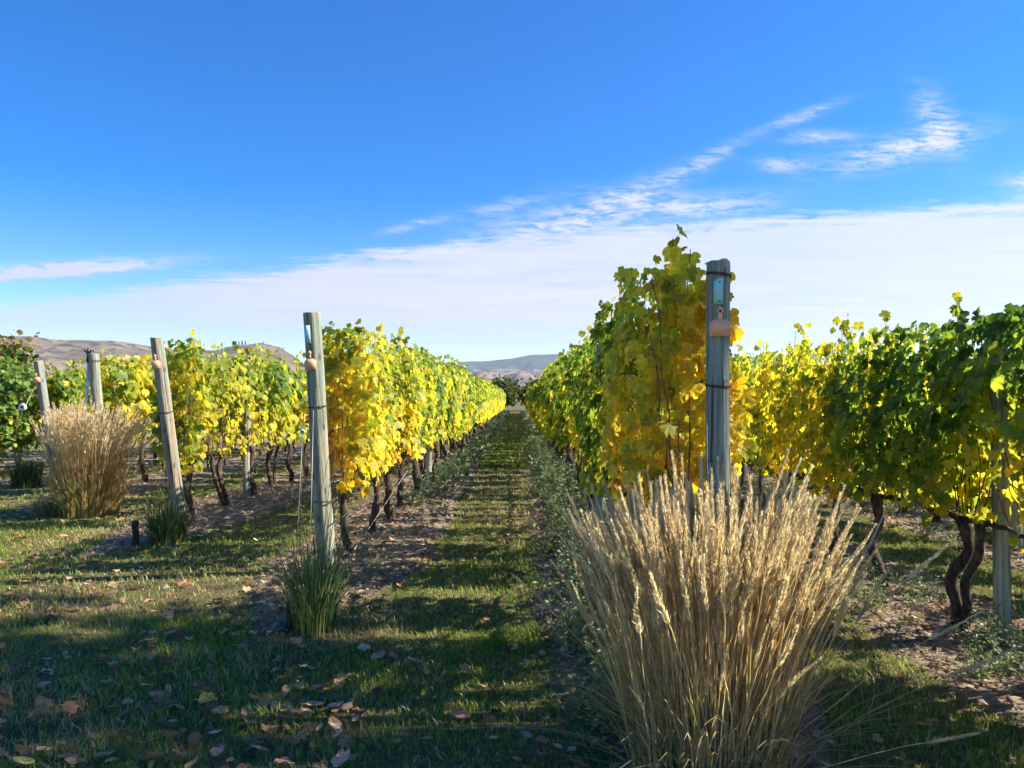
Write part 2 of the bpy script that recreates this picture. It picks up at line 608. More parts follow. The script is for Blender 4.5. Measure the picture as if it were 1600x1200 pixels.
# ------------------------------------------------------------------ hills
def hill_mat(name, cols, scale):
    m, t, out = new_mat(name)
    tcn = t.n.new('ShaderNodeTexCoord')
    P = tcn.outputs['Object']
    geo = t.n.new('ShaderNodeNewGeometry')
    nz = t.sep(geo.outputs['Normal'])[2]
    a = t.noise(P, 0.004 * scale, 8.0, 0.62)
    b = t.noise(P, 0.016 * scale, 7.0, 0.65)
    c = t.mix(t.smooth(a, 0.35, 0.65), cols[0], cols[1])
    c = t.mix(t.smooth(b, 0.47, 0.58, 0, 0.85), c, cols[2])
    c = t.mix(t.smooth(nz, 0.80, 0.62, 0, 0.8), c, cols[3])
    t.l.new(principled(t, c, 0.95, 0.05), out.inputs[0])
    return m


def build_hill(name, prof, R0, Rc, R1, mat, label, rough, seed, pxa, pxb, steep=1.0):
    """a ridge: heights read along its crest, slopes with gullies in front and behind"""
    us = np.linspace((pxa - 812) / 1150, (pxb - 812) / 1150, 420)
    az = np.arctan(us)
    p = np.array(prof, float)
    crest = np.interp(812 + 1150 * us, p[:, 0], p[:, 1]) / 1150
    rs = np.linspace(0, 1, 46)
    V = []
    for k, q in enumerate(rs):
        rad = R0 + (Rc - R0) * (q / 0.7) if q < 0.7 else Rc + (R1 - Rc) * ((q - 0.7) / 0.3)
        x, y = rad * np.sin(az), rad * np.cos(az)
        top = crest * Rc * np.cos(az) + CAM_H
        t = min(1.0, q / 0.7)
        f = (t ** steep) if q <= 0.7 else 1 - 0.9 * ((q - 0.7) / 0.3) ** 1.3
        g = n2(x, y, 1 / 380.0, seed) * 0.5 + n2(x, y, 1 / 150.0, seed + 1) * 0.3 + n2(x, y, 1 / 60.0, seed + 2) * 0.2
        ridge = np.abs(n2(x * 1.0, y * 0.35, 1 / 110.0, seed + 5) - 0.5) * 2
        damp = 1 - t ** 3 if q <= 0.7 else 0.3
        z = top * f * (1 + (g - 0.5) * rough * damp + (ridge - 0.5) * rough * 0.7 * damp)
        z += (n2(x, y, 1 / 26.0, seed + 7) - 0.5) * 5 * (t if q <= 0.7 else 0.4)
        V.append(np.stack([x, y, z - (6 if k in (0, len(rs) - 1) else 0)], 1))
    V = np.concatenate(V)
    n = len(us)
    i = np.arange(len(V)).reshape(len(rs), n)
    a, b, c, d = i[:-1, :-1].ravel(), i[:-1, 1:].ravel(), i[1:, 1:].ravel(), i[1:, :-1].ravel()
    T = np.concatenate([np.stack([a, b, c], 1), np.stack([a, c, d], 1)])
    tag(ob(name, mesh_from(name, V, T, mat, None, True)), label, 'hill', kind='structure')


M_hillA = hill_mat('dry_hill', [(0.13, 0.10, 0.07), (0.25, 0.19, 0.13), (0.035, 0.042, 0.03), (0.12, 0.10, 0.085)], 2.2)
M_hillB = hill_mat('forest_hill', [(0.035, 0.06, 0.05), (0.06, 0.085, 0.06), (0.02, 0.035, 0.03), (0.10, 0.10, 0.09)], 0.8)
M_hillC = hill_mat('cliff_hill', [(0.30, 0.22, 0.14), (0.10, 0.085, 0.07), (0.025, 0.034, 0.033), (0.07, 0.065, 0.07)], 1.7)
build_hill('hills', [(-900, 60), (-300, 90), (37, 100), (75, 94), (175, 93), (235, 83), (290, 75), (330, 77), (360, 83), (400, 86), (435, 81), (460, 66), (500, 34), (560, 4), (600, 0)],
           1500, 2600, 3600, M_hillA, 'dry brown rounded hills beyond the vines', 0.9, 31, -900, 600)
build_hill('hills', [(480, 0), (560, 30), (650, 48), (700, 57), (760, 59), (800, 63), (830, 69), (870, 70), (1000, 60), (1200, 66), (1300, 72), (1500, 55), (1900, 40), (2600, 50)],
           5000, 6800, 8600, M_hillB, 'dark forested ridge, farthest hill behind the path', 0.3, 51, 480, 2600)
build_hill('hills', [(500, 0), (600, 22), (690, 40), (730, 48), (790, 46), (830, 47), (870, 43), (930, 38), (1100, 30), (1300, 34), (1600, 20), (1900, 0)],
           3300, 4300, 5200, M_hillC, 'tan hill with grey cliffs under the forested ridge', 1.7, 71, 500, 1900, 0.6)

# ------------------------------------------------------------------ leaf shapes
HALF_HI = [(0.0, 1.0), (0.12, 0.82), (0.19, 0.70), (0.36, 0.80), (0.47, 0.70), (0.43, 0.56), (0.40, 0.47), (0.52, 0.40), (0.54, 0.24), (0.42, 0.06), (0.22, -0.04), (0.06, 0.06)]
HALF_MID = [(0.0, 1.0), (0.18, 0.72), (0.45, 0.74), (0.42, 0.5), (0.53, 0.25), (0.25, -0.03)]


def leaf_template(half, seed, fold=0.16, droop=0.30, wave=0.09):
    rg = np.random.default_rng(seed)
    right = np.array(half)
    left = right[1:][::-1] * np.array([-1, 1])
    out = np.concatenate([right, [[0.0, 0.08]], left]) if half is HALF_HI else np.concatenate([right, [[0, 0.08]], left])
    out = out * (1 + (rg.random((len(out), 1)) - 0.5) * 0.12)
    P = np.concatenate([[[0.0, 0.36]], out])
    z = fold * np.abs(P[:, 0]) - droop * np.clip(P[:, 1] - 0.2, 0, 2) ** 2 - droop * 0.5 * P[:, 0] ** 2 * 2 + (rg.random(len(P)) - 0.5) * 2 * wave
    V = np.concatenate([P, z[:, None]], 1)
    n = len(out)
    T = np.array([(0, 1 + (k + 1) % n, 1 + k) for k in range(n)])
    return V, T


LEAF_HI = [leaf_template(HALF_HI, s, f, d) for s, f, d in ((1, 0.22, 0.45), (2, -0.25, 0.35), (3, 0.45, 0.7), (4, 0.05, 0.2), (5, -0.35, 0.6), (6, 0.55, 0.3), (7, 0.1, 0.95))]
LEAF_MID = [leaf_template(HALF_MID, s, f, d) for s, f, d in ((11, 0.18, 0.3), (12, -0.12, 0.25), (13, 0.22, 0.5))]
_lo = np.array([(0, 1.0, -0.15), (0.5, 0.62, 0.02), (0.42, 0.03, 0.0), (-0.42, 0.03, 0.0), (-0.5, 0.62, 0.02)])
LEAF_LO = [(_lo, np.array([(0, 2, 1), (0, 3, 2), (0, 4, 3)]))]
LEAF_MESH = [mesh_from('leaf', V, T, M_leaf, None, True) for V, T in LEAF_HI]

STOPS = np.array([-0.5, 0.1, 0.35, 0.58, 0.80, 1.0, 1.25, 1.5])
PAL = np.array([(0.035, 0.085, 0.018), (0.080, 0.155, 0.022), (0.175, 0.255, 0.026), (0.37, 0.38, 0.030), (0.60, 0.50, 0.033), (0.70, 0.53, 0.033), (0.66, 0.40, 0.025), (0.33, 0.14, 0.03)])


def leafcol(v, rg):
    c = np.stack([np.interp(v, STOPS, PAL[:, k]) for k in range(3)], 1)
    return c * (0.75 + 0.5 * rg.random((len(v), 1)))


def norm(a):
    return a / (np.linalg.norm(a, axis=1)[:, None] + 1e-9)


def foliage_geo(templates, P, N, Tn, S, C, rg):
    """one array of leaves: positions, normals, tip directions, sizes, colours"""
    B = norm(np.cross(Tn, N))
    k = rg.integers(0, len(templates), len(P))
    Vs, Ts, Cs, off = [], [], [], 0
    for q, (tv, tt) in enumerate(templates):
        s = np.where(k == q)[0]
        if not len(s): continue
        W = (P[s][:, None, :] + S[s][:, None, None] * (tv[None, :, 0:1] * B[s][:, None, :] + tv[None, :, 1:2] * Tn[s][:, None, :] + tv[None, :, 2:3] * N[s][:, None, :]))
        nv = len(tv)
        Vs.append(W.reshape(-1, 3))
        Ts.append((tt[None] + (np.arange(len(s)) * nv)[:, None, None]).reshape(-1, 3) + off)
        Cs.append(np.repeat(C[s], nv, 0))
        off += len(s) * nv
    return np.concatenate(Vs), np.concatenate(Ts), np.concatenate(Cs)


def vine_leaves(n, seed, wx, wy, bias, first=False, sizes=(0.085, 0.145), grow=1.0, top=2.12, bottom=0.90, lim0=0.25, hole=0.30, stray=0.08):
    """leaf positions for one vine, in its own frame (row runs along y); wx, wy only move the noise about"""
    rg = np.random.default_rng(seed)
    y = (rg.random(n) - 0.5) * 0.98
    u = rg.random(n)
    zt = top + (n2(y + wy, y * 0 + wx, 1.6, 91) - 0.5) * 0.36
    zb = bottom + (n2(y + wy, y * 0 + wx, 2.3, 92) - 0.5) * 0.34
    z = zb + (zt - zb) * u ** 0.92
    side = np.where(rg.random(n) < 0.5, -1.0, 1.0)
    bul = 0.17 + 0.20 * vnoise(np.stack([y + wy, z * 1.1, side * 3 + wx], 1) * 1.9, 93)
    bul *= 0.62 + 0.38 * np.sin(np.clip((z - zb) / (zt - zb + 1e-6), 0, 1) * np.pi * 0.9 + 0.25)
    inner = rg.random(n) < 0.30
    fx = np.where(inner, rg.random(n) * 0.8, 0.82 + 0.30 * rg.random(n))
    x = side * bul * fx
    # sprays hanging below and shoots standing above
    nh = n // 14
    idx = rg.choice(n, nh, replace=False)
    z[idx[: nh // 2]] = zb[idx[: nh // 2]] - rg.random(nh // 2) * 0.13
    N = np.stack([side * (0.75 + 0.5 * rg.random(n)), (rg.random(n) - 0.5) * 1.3, 0.25 + 0.55 * rg.random(n)], 1)
    if first:                                  # leaves that close the end of the row
        e = rg.random(n) < 0.33
        y[e] = -0.50 - rg.random(e.sum()) * 0.16
        x[e] = (rg.random(e.sum()) - 0.5) * 2 * bul[e]
        N[e] = np.stack([(rg.random(e.sum()) - 0.5) * 1.0, -(0.8 + 0.4 * rg.random(e.sum())), 0.2 + 0.5 * rg.random(e.sum())], 1)
    N += rg.normal(0, 0.28, (n, 3))
    N = norm(N)
    T = np.stack([(rg.random(n) - 0.5) * 1.2, (rg.random(n) - 0.5) * 1.2, -np.ones(n)], 1)
    T = norm(T - N * (T * N).sum(1)[:, None])
    S = (sizes[0] + (sizes[1] - sizes[0]) * rg.random(n)) * grow
    S *= np.where(z > zt - 0.18, 0.72, 1.0)
    h = (z - bottom) / (top - bottom)
    v = bias + (vnoise(np.stack([x * 1.2 + wx, y + wy, z], 1) * 1.7, 95) - 0.5) * 0.85 + (0.45 - h) * 0.30 + rg.normal(0, 0.14, n)
    v += np.where(rg.random(n) < 0.03, 0.5, 0)
    lim = lim0 + 0.24 * vnoise(np.stack([z * 2.2, np.full(n, wy * 3.1), np.sign(y) * 5], 1), 98)
    P = np.stack([x, y, z], 1)
    gap = vnoise(np.stack([(y + wy) * 2.6, z * 1.7, np.full(n, wx)], 1), 97)
    keep = ((gap > hole) & (np.abs(y) < lim)) | (rg.random(n) < stray) | (first & (y < -0.3))
    P, N, T, S, v = P[keep], N[keep], T[keep], S[keep], v[keep]
    # a few shoots
    ns = rg.integers(2, 5)
    ex = []
    canes = []
    for s in range(ns):
        sx, sy = (rg.random() - 0.5) * 0.22, (rg.random() - 0.5) * 1.0
        tip = top + 0.06 + rg.random() * 0.24
        lean = (rg.random(2) - 0.5) * 0.25
        canes.append((sx, sy, tip - 0.09, lean))
        for q in range(7):
            f = rg.random()
            zz = top - 0.1 + (tip - top + 0.1) * f
            ex.append((sx + lean[0] * f * 0.5 + (rg.random() - 0.5) * 0.10, sy + lean[1] * f * 0.5 + (rg.random() - 0.5) * 0.10, zz))
    ex = np.array(ex)
    m = len(ex)
    eN = norm(np.stack([rg.normal(0, 1, m), rg.normal(0, 1, m), np.full(m, 0.5)], 1))
    eT = np.stack([rg.normal(0, 0.6, m), rg.normal(0, 0.6, m), -np.ones(m)], 1)
    eT = norm(eT - eN * (eT * eN).sum(1)[:, None])
    P = np.concatenate([P, ex])
    N = np.concatenate([N, eN])
    T = np.concatenate([T, eT])
    S = np.concatenate([S, (0.05 + 0.05 * rg.random(m)) * grow])
    v = np.concatenate([v, bias + 0.05 + rg.normal(0, 0.2, m)])
    return P, N, T, S, leafcol(v, rg), canes, rg


def trunk_mesh(seed, thick=1.0, detail=14, sides=8):
    rg = np.random.default_rng(seed)
    g = Geo()
    H = 0.80
    t = np.linspace(0, 1, detail)
    lean = rg.normal(0, 0.10, 2)
    wob = rg.normal(0, 0.028, (5, 2))
    px = np.interp(t, np.linspace(0, 1, 5), wob[:, 0]) + lean[0] * 0.6 * np.sin(t * np.pi)
    py = np.interp(t, np.linspace(0, 1, 5), wob[:, 1]) + lean[1] * 2.0 * np.sin(t * np.pi * 0.8)
    px -= px[0]
    py -= py[0]
    pts = np.stack([px, py, t * H - 0.04], 1)
    rad = (0.040 - 0.012 * t + 0.012 * (t > 0.85)) * thick * (1 + 0.25 * rg.random(detail)) + 0.012 * np.exp(-t * 14)
    V, T = tube(pts, rad, sides, True, 0.18, seed)
    g.add(V, T)
    if rg.random() < 0.35:                     # a second stem from low down
        o = rg.normal(0, 0.07, 2)
        p2 = np.stack([px * 0.6 + o[0] * t * 1.2, py * 0.6 + np.sign(o[1]) * (0.08 + 0.22 * t), t * H - 0.02], 1)
        V, T = tube(p2, rad * 0.72, sides, True, 0.18, seed + 1)
        g.add(V, T)
    return g.mesh('trunk', M_bark, True), pts[-1]


def arm_mesh(seed, top):
    rg = np.random.default_rng(seed)
    g = Geo()
    for s in (-1, 1):
        y = np.linspace(0, 0.5, 7)
        pts = np.stack([top[0] * (1 - y / 0.5) + rg.normal(0, 0.008, 7), top[1] + s * y, top[2] - 0.01 + 0.06 * np.sin(y * 6) * 0.5 + rg.normal(0, 0.008, 7)], 1)
        V, T = tube(pts, np.linspace(0.024, 0.013, 7), 6, True, 0.2, seed)
        g.add(V, T)
    return g.mesh('arm', M_bark, True)


def cane_mesh(seed, top, canes, n=9, end=False):
    rg = np.random.default_rng(seed)
    g = Geo()
    ends = [(c[0], c[1], c[2], c[3]) for c in canes]
    for k in range(n):
        ends.append(((rg.random() - 0.5) * 0.36, (rg.random() - 0.5) * 1.0, 1.5 + rg.random() * 0.6, (rg.random(2) - 0.5) * 0.2))
    for (sx, sy, tip, lean) in ends:
        t = np.linspace(0, 1, 8)
        y0 = sy * 0.85
        pts = np.stack([top[0] * (1 - t) + sx * np.sin(t * 1.57) + lean[0] * t * t * 0.5 + rg.normal(0, 0.008, 8), y0 + (sy - y0) * t + lean[1] * t * t * 0.5 + rg.normal(0, 0.010, 8), 0.80 + (tip - 0.80) * t], 1)
        V, T = tube(pts, np.linspace(0.0055, 0.0022, 8), 4, False)
        g.add(V, T)
    if end:
        for k in range(7):
            sx, tip = (rg.random() - 0.5) * 0.5, 1.3 + rg.random() * 0.85
            t = np.linspace(0, 1, 9)
            pts = np.stack([sx * (0.4 + 0.6 * t) + rg.normal(0, 0.012, 9), -0.60 - 0.07 * np.sin(t * 3) + rg.normal(0, 0.012, 9), 0.75 + (tip - 0.75) * t], 1)
            V, T = tube(pts, np.linspace(0.006, 0.003, 9), 5, False)
            g.add(V, T)
    # thin hanging shoots under the arm
    for k in range(4):
        sy = (rg.random() - 0.5) * 0.9
        t = np.linspace(0, 1, 6)
        sx = (rg.random() - 0.5) * 0.3
        pts = np.stack([sx * t, sy + 0.15 * t * rg.normal(), 0.82 - 0.26 * t * (0.5 + rg.random()) + 0.05 * np.sin(t * 3)], 1)
        V, T = tube(pts, 0.003, 4, False)
        g.add(V, T)
    return g.mesh('cane', M_cane, True)


ONES = ['', 'first', 'second', 'third', 'fourth', 'fifth', 'sixth', 'seventh', 'eighth', 'ninth', 'tenth', 'eleventh', 'twelfth', 'thirteenth', 'fourteenth', 'fifteenth', 'sixteenth', 'seventeenth', 'eighteenth', 'nineteenth']
TENS = {2: ('twentieth', 'twenty'), 3: ('thirtieth', 'thirty'), 4: ('fortieth', 'forty'), 5: ('fiftieth', 'fifty'), 6: ('sixtieth', 'sixty'), 7: ('seventieth', 'seventy')}


def ordinal(n):
    if n < 20: return ONES[n]
    a, b = divmod(n, 10)
    return TENS[a][0] if b == 0 else TENS[a][1] + '-' + ONES[b]


# yellowness of a vine, by row and by place in the row
def vine_bias(r, k, y):
    base = {-4: 0.40, -3: 0.54, -2: 0.58, -1: 0.48, 0: 0.50, 1: 0.50, 2: 0.48, 3: 0.35, 4: 0.4, 5: 0.4}[r]
    b = base + (float(n2(np.array([y]), np.array([r * 7.3]), 0.33, 55)[0]) - 0.5) * 0.45
    if r == 0: b = [0.76, 0.68, 0.56, 0.38, 0.42, 0.52][k] if k < 6 else b
    if r == 1: b = [0.88, 0.56, 0.38, 0.38, 0.46, 0.62, 0.44, 0.40][k] if k < 8 else b
    if r == 2 and 6.2 < y < 8.0: b = 0.66
    if r == 2 and y < 6.2: b = 0.42
    return b


VAR_MID = {}
VAR_FAR = {}
N_LEAVES_PARTS = 0


def variant(store, key, bias, n, templ, sizes, grow):
    if key in store: return store[key]
    sd = 500 + hash(key) % 1000 if False else 500 + len(store) * 13 + (0 if store is VAR_MID else 4000)
    P, N, T, S, C, canes, rg = vine_leaves(n, sd, sd * 0.37, sd * 0.71, bias, False, sizes, grow)
    V, Tt, Cc = foliage_geo(templ, P, N, T, S, C, rg)
    fm = mesh_from('foliage', V, Tt, M_foliage, Cc, False)
    tm, top = trunk_mesh(sd, 1.0, 10, 6)
    am = arm_mesh(sd, top)
    cm = cane_mesh(sd, top, canes, 5)
    store[key] = (fm, tm, am, cm)
    return store[key]


def look(b):
    return 'golden yellow' if b > 0.72 else 'yellow-green' if b > 0.5 else 'mid green' if b > 0.3 else 'dark green'


def build_vine(r, k, x, y):
    global N_LEAVES_PARTS
    d = math.hypot(x, y)
    b = vine_bias(r, k, y)
    z0 = gz1(x, y)
    root = bpy.data.objects.new('grapevine', None)
    COL.objects.link(root)
    root.location = (x, y, z0)
    root.empty_display_size = 0.1
    tag(root, f'{look(b)} grapevine, {ordinal(k + 1)} from the near end of the {ROWNAME[r]}', 'grapevine', 'grapevines trained along the trellis rows')
    first = k == 0
    if d < 12.2 and r in (-1, 0, 1, 2):
        seed = 1000 + r * 100 + k
        n = (1250 if r == 2 else 1080) if d < 8 else 860
        if first: n = int(n * 1.3)
        top = 2.14 + (0.10 if (r == 1 and k < 2) else 0.0) - (0.03 if r == 2 else 0)
        P, N, T, S, C, canes, rg = vine_leaves(n, seed, x, y, b, first, (0.046, 0.112), 1.0 if d < 9 else 1.06, top, (0.84 if r == 0 else 0.74) if first else 0.92, *{1: (0.22, 0.30, 0.03), 2: (0.44, 0.26, 0.15)}.get(r, (0.34, 0.28, 0.12)))
        # the leaves that show largest become single leaves
        npart = 270 if d < 5.5 else 190 if d < 7.5 else 120 if d < 9.5 else 70
        off = P + np.array([x, y, z0]) - np.array([0, 0, CAM_H])
        facing = np.abs((norm(off) * N).sum(1))
        score = np.linalg.norm(off, axis=1) - 0.25 * facing - 1.2 * S + rg.random(len(P)) * 0.25
        order = np.argsort(score)
        part, rest = order[:npart], order[npart:]
        for q in part:
            B = np.cross(T[q], N[q])
            mtx = Matrix(((B[0], T[q][0], N[q][0], P[q][0]), (B[1], T[q][1], N[q][1], P[q][1]), (B[2], T[q][2], N[q][2], P[q][2]), (0, 0, 0, 1)))
            o = bpy.data.objects.new('leaf', LEAF_MESH[int(rg.integers(0, len(LEAF_MESH)))])
            COL.objects.link(o)
            o.parent = root
            o.matrix_basis = mtx @ Matrix.Scale(float(S[q]), 4)
            o.color = (*C[q], 1)
        N_LEAVES_PARTS += len(part)
        V, Tt, Cc = foliage_geo(LEAF_HI if d < 6.5 else LEAF_MID, P[rest], N[rest], T[rest], S[rest], C[rest], rg)
        tag(ob('foliage', mesh_from('foliage', V, Tt, M_foliage, Cc, True), root), kind='stuff')
        tm, topp = trunk_mesh(seed, 1.0 if d > 5 else 1.05)
        ob('trunk', tm, root)
        ob('arm', arm_mesh(seed, topp), root)
        ob('cane', cane_mesh(seed, topp, canes, 10, first), root)
    else:
        bb = round(b * 6) / 6
        if d < 24:
            fm, tm, am, cm = variant(VAR_MID, (bb, k % 3), bb, 560, LEAF_MID, (0.085, 0.14), 1.1)
        else:
            fm, tm, am, cm = variant(VAR_FAR, (bb, k % 2), bb, 430, LEAF_LO, (0.12, 0.18), 1.2)
        flip = random.random() < 0.5
        root.rotation_euler = (0, 0, math.pi if flip else 0.0)
        root.scale = (random.uniform(0.92, 1.1), random.uniform(0.95, 1.05), random.uniform(0.95, 1.05))
        tag(ob('foliage', fm, root), kind='stuff')
        ob('trunk', tm, root)
        ob('arm', am, root)
        if d < 24: ob('cane', cm, root)


def build_rows():
    for r, rx in ROWS.items():
        y = row_end(rx) + {0: 0.92, 1: 0.62}.get(r, 0.65)
        k = 0
        rr = random.Random(r + 40)
        while y < ROW_FAR[r]:
            xx = rx + rr.uniform(-0.05, 0.05)
            build_vine(r, k, xx, y)
            k += 1
            y += 0.96 + rr.uniform(-0.08, 0.08)


build_rows()


# ------------------------------------------------------------------ posts, tags, wires
def post_mesh(H, r0, r1, seed, sides=22, rings=16):
    rg = np.random.default_rng(seed)
    t = np.linspace(0, 1, rings)
    a = np.arange(sides) / sides * 2 * np.pi
    prof = 1 + (n2(np.cos(a) * 2 + seed, np.sin(a) * 2, 1.0, seed) - 0.5) * 0.10
    cr = np.ones(sides)
    for k in rg.choice(sides, 5, replace=False): cr[k] = rg.uniform(0.82, 0.93)
    V = []
    bend = rg.normal(0, 0.008, 2)
    for q in t:
        r = (r0 + (r1 - r0) * q) * prof * np.where(q > 0.25, cr, 1.0) * (1 + rg.normal(0, 0.006, sides))
        if q == 1: r = r * 0.955
        V.append(np.stack([np.cos(a) * r + bend[0] * math.sin(q * 5), np.sin(a) * r + bend[1] * math.sin(q * 4), np.full(sides, -0.15 + (H + 0.15) * q)], 1))
    tilt = rg.normal(0, 0.05, 2)
    V[-1][:, 2] += V[-1][:, 0] * tilt[0] + V[-1][:, 1] * tilt[1]
    V[-2][:, 2] = H - 0.012
    V = np.concatenate(V + [np.array([[0, 0, H - 0.004]])])
    T = []
    for k in range(rings - 1):
        for s in range(sides):
            p, q = k * sides + s, k * sides + (s + 1) % sides
            T += [(p, q, p + sides), (q, q + sides, p + sides)]
    c = len(V) - 1
    for s in range(sides): T.append((c, (rings - 1) * sides + s, (rings - 1) * sides + (s + 1) % sides))
    return mesh_from('post', V, T, M_post, None, False)


def band_mesh(r, z, seed):
    """a wire wound round a post, with a twist at the front"""
    a = np.linspace(0, 2 * np.pi, 25)
    pts = np.stack([np.cos(a) * r, np.sin(a) * r, z + 0.008 * np.sin(a + seed)], 1)
    g = Geo()
    for dz in (0.0, 0.007):
        V, T = tube(pts + np.array([0, 0, dz]), 0.0028, 5, False)
        g.add(V, T)
    V, T = tube([(0.01, -r - 0.004, z - 0.012), (0.008, -r - 0.014, z + 0.004), (0.014, -r - 0.006, z + 0.03)], 0.0035, 5)
    g.add(V, T)
    return g.mesh('wire_band', M_rust, True)


def post(x, y, H, r0, r1, lean, seed, label, color, bands=(), group='vineyard posts'):
    """base at x, y; lean = (dx, dy) of the top"""
    root = bpy.data.objects.new('vineyard_post', post_mesh(H, r0, r1, seed))
    COL.objects.link(root)
    root.location = (x, y, gz1(x, y))
    ax = Vector((lean[0], lean[1], H)).normalized()
    root.rotation_mode = 'QUATERNION'
    root.rotation_quaternion = Vector((0, 0, 1)).rotation_difference(ax)
    root.color = (*color, 1)
    tag(root, label, 'post', group)
    for k, z in enumerate(bands):
        ob('wire_band', band_mesh(r0 + (r1 - r0) * z / H + 0.003, z, seed + k), root)
    return root


def plate(name, outlines, th, mat, parent, loc, rz=0.0, holes=()):
    """a flat tag with thickness, standing upright and facing -y; made of one or more convex outlines"""
    if not hasattr(outlines[0][0], '__len__'): outlines = [outlines]
    g = Geo()
    for q, outline in enumerate(outlines):
        P = np.array(outline, float)
        n = len(P)
        f, bk = -0.0006 * q, th + 0.0006 * q
        V = np.concatenate([np.stack([P[:, 0], np.full(n, f), P[:, 1]], 1), np.stack([P[:, 0], np.full(n, bk), P[:, 1]], 1), [[P[:, 0].mean(), f, P[:, 1].mean()], [P[:, 0].mean(), bk, P[:, 1].mean()]]])
        T = []
        for k in range(n):
            j = (k + 1) % n
            T += [(2 * n, k, j), (2 * n + 1, n + j, n + k), (k, n + k, j), (j, n + k, n + j)]
        g.add(V, T)
    V, T = np.concatenate(g.V), np.concatenate(g.T)
    o = ob(name, mesh_from(name, V, T, mat, None, False), parent, loc, (0, 0, rz))
    for (hx, hz, hr) in holes:
        a = np.arange(10) / 10 * 2 * np.pi
        g = Geo()
        ring = np.stack([hx + np.cos(a) * hr, np.full(10, -0.003), hz + np.sin(a) * hr], 1)
        V = np.concatenate([ring, ring + np.array([0, 0.004, 0]), [[hx, -0.0045, hz]]])
        T = [(20, s, (s + 1) % 10) for s in range(10)] + [t for s in range(10) for t in ((s, s + 10, (s + 1) % 10), ((s + 1) % 10, s + 10, (s + 1) % 10 + 10))]
        g.add(V, T)
        ob('nail_head', g.mesh('nail_head', M_rust), o)
    return o


C_GREEN = (0.31, 0.295, 0.215)
C_GREY = (0.29, 0.26, 0.215)
C_TAN = (0.31, 0.25, 0.18)

# end post in front of the row right of the path, with its two tags
pr = post(0.945, 3.62, 2.17, 0.060, 0.057, (0.03, -0.02), 5, 'tall grey-green end post with mint and salmon tags behind the big dry grass', C_GREEN, (2.10, 1.56, 0.62), group='end posts')
yaw = math.atan2(0.945, 3.62)
face = lambda rad: (math.sin(-yaw) * rad, -math.cos(yaw) * rad)
fx, fy = face(0.064)
mint = [(-0.024, 0.0), (0.020, 0.0), (0.020, 0.125), (-0.002, 0.125), (-0.024, 0.108)]
plate('name_tag', mint, 0.004, M_teal, pr, (fx, fy, 1.955), -yaw, [(0.006, 0.012, 0.004), (0.006, 0.104, 0.004)])
EAR = [[(-0.050, 0.0), (0.050, 0.0), (0.050, 0.062), (0.028, 0.080), (-0.030, 0.080), (-0.050, 0.062)], [(-0.012, 0.078), (0.012, 0.078), (0.009, 0.114), (-0.009, 0.114)],
       [(math.cos(t) * 0.015, 0.122 + math.sin(t) * 0.017) for t in np.arange(12) / 12 * 2 * math.pi]]


def ear(sx=1.0, sz=1.0):
    return [[(q[0] * sx, q[1] * sz) for q in o] for o in EAR]


fx2, fy2 = face(0.068)
plate('ear_tag', ear(), 0.004, M_salmon, pr, (fx2 + 0.008, fy2, 1.80), -yaw, [(0.0, 0.121, 0.007)])

# end post in front of the row left of the path
pl = post(-1.63, 6.30, 2.22, 0.082, 0.070, (-0.13, -0.16), 9, 'thick weathered grey-green end post leaning by the path, green rush at its foot', C_GREEN, (1.42, 0.62), group='end posts')
plate('name_tag', [(-0.022, 0), (0.022, 0), (0.022, 0.15), (-0.022, 0.15)], 0.004, M_teal, pl, (-0.01, -0.080, 1.96), 0.15, [(0, 0.015, 0.004)])
plate('ear_tag', ear(0.95, 1.15), 0.004, M_salmon, pl, (-0.005, -0.082, 1.74), 0.15, [(0, 0.135, 0.006)])

# second row left
p3 = post(-3.98, 8.62, 2.22, 0.078, 0.070, (-0.23, -0.14), 12, 'pale tan end post leaning far over a small dark rush', C_TAN, (1.35,), group='end posts')
plate('ear_tag', ear(0.95, 1.2), 0.004, M_salmon, p3, (-0.01, -0.082, 1.86), 0.3)
# third row left
p4 = post(-6.27, 11.05, 2.16, 0.085, 0.075, (-0.08, -0.12), 14, 'grey-green end post behind the large golden grass clump', C_GREEN, (2.05,), group='end posts')
# fourth row left
p5 = post(-8.36, 13.25, 2.20, 0.080, 0.074, (-0.33, -0.10), 16, 'greyish end post leaning away left of the golden grass clump', C_GREY, (), group='end posts')
plate('ear_tag', ear(1.1, 1.2), 0.004, M_salmon, p5, (-0.01, -0.084, 1.82), 0.3)
p6 = post(-10.9, 16.0, 2.1, 0.075, 0.068, (-0.30, -0.5), 17, 'short-looking pale post under the tree at the far edge', C_GREY, (), group='end posts')

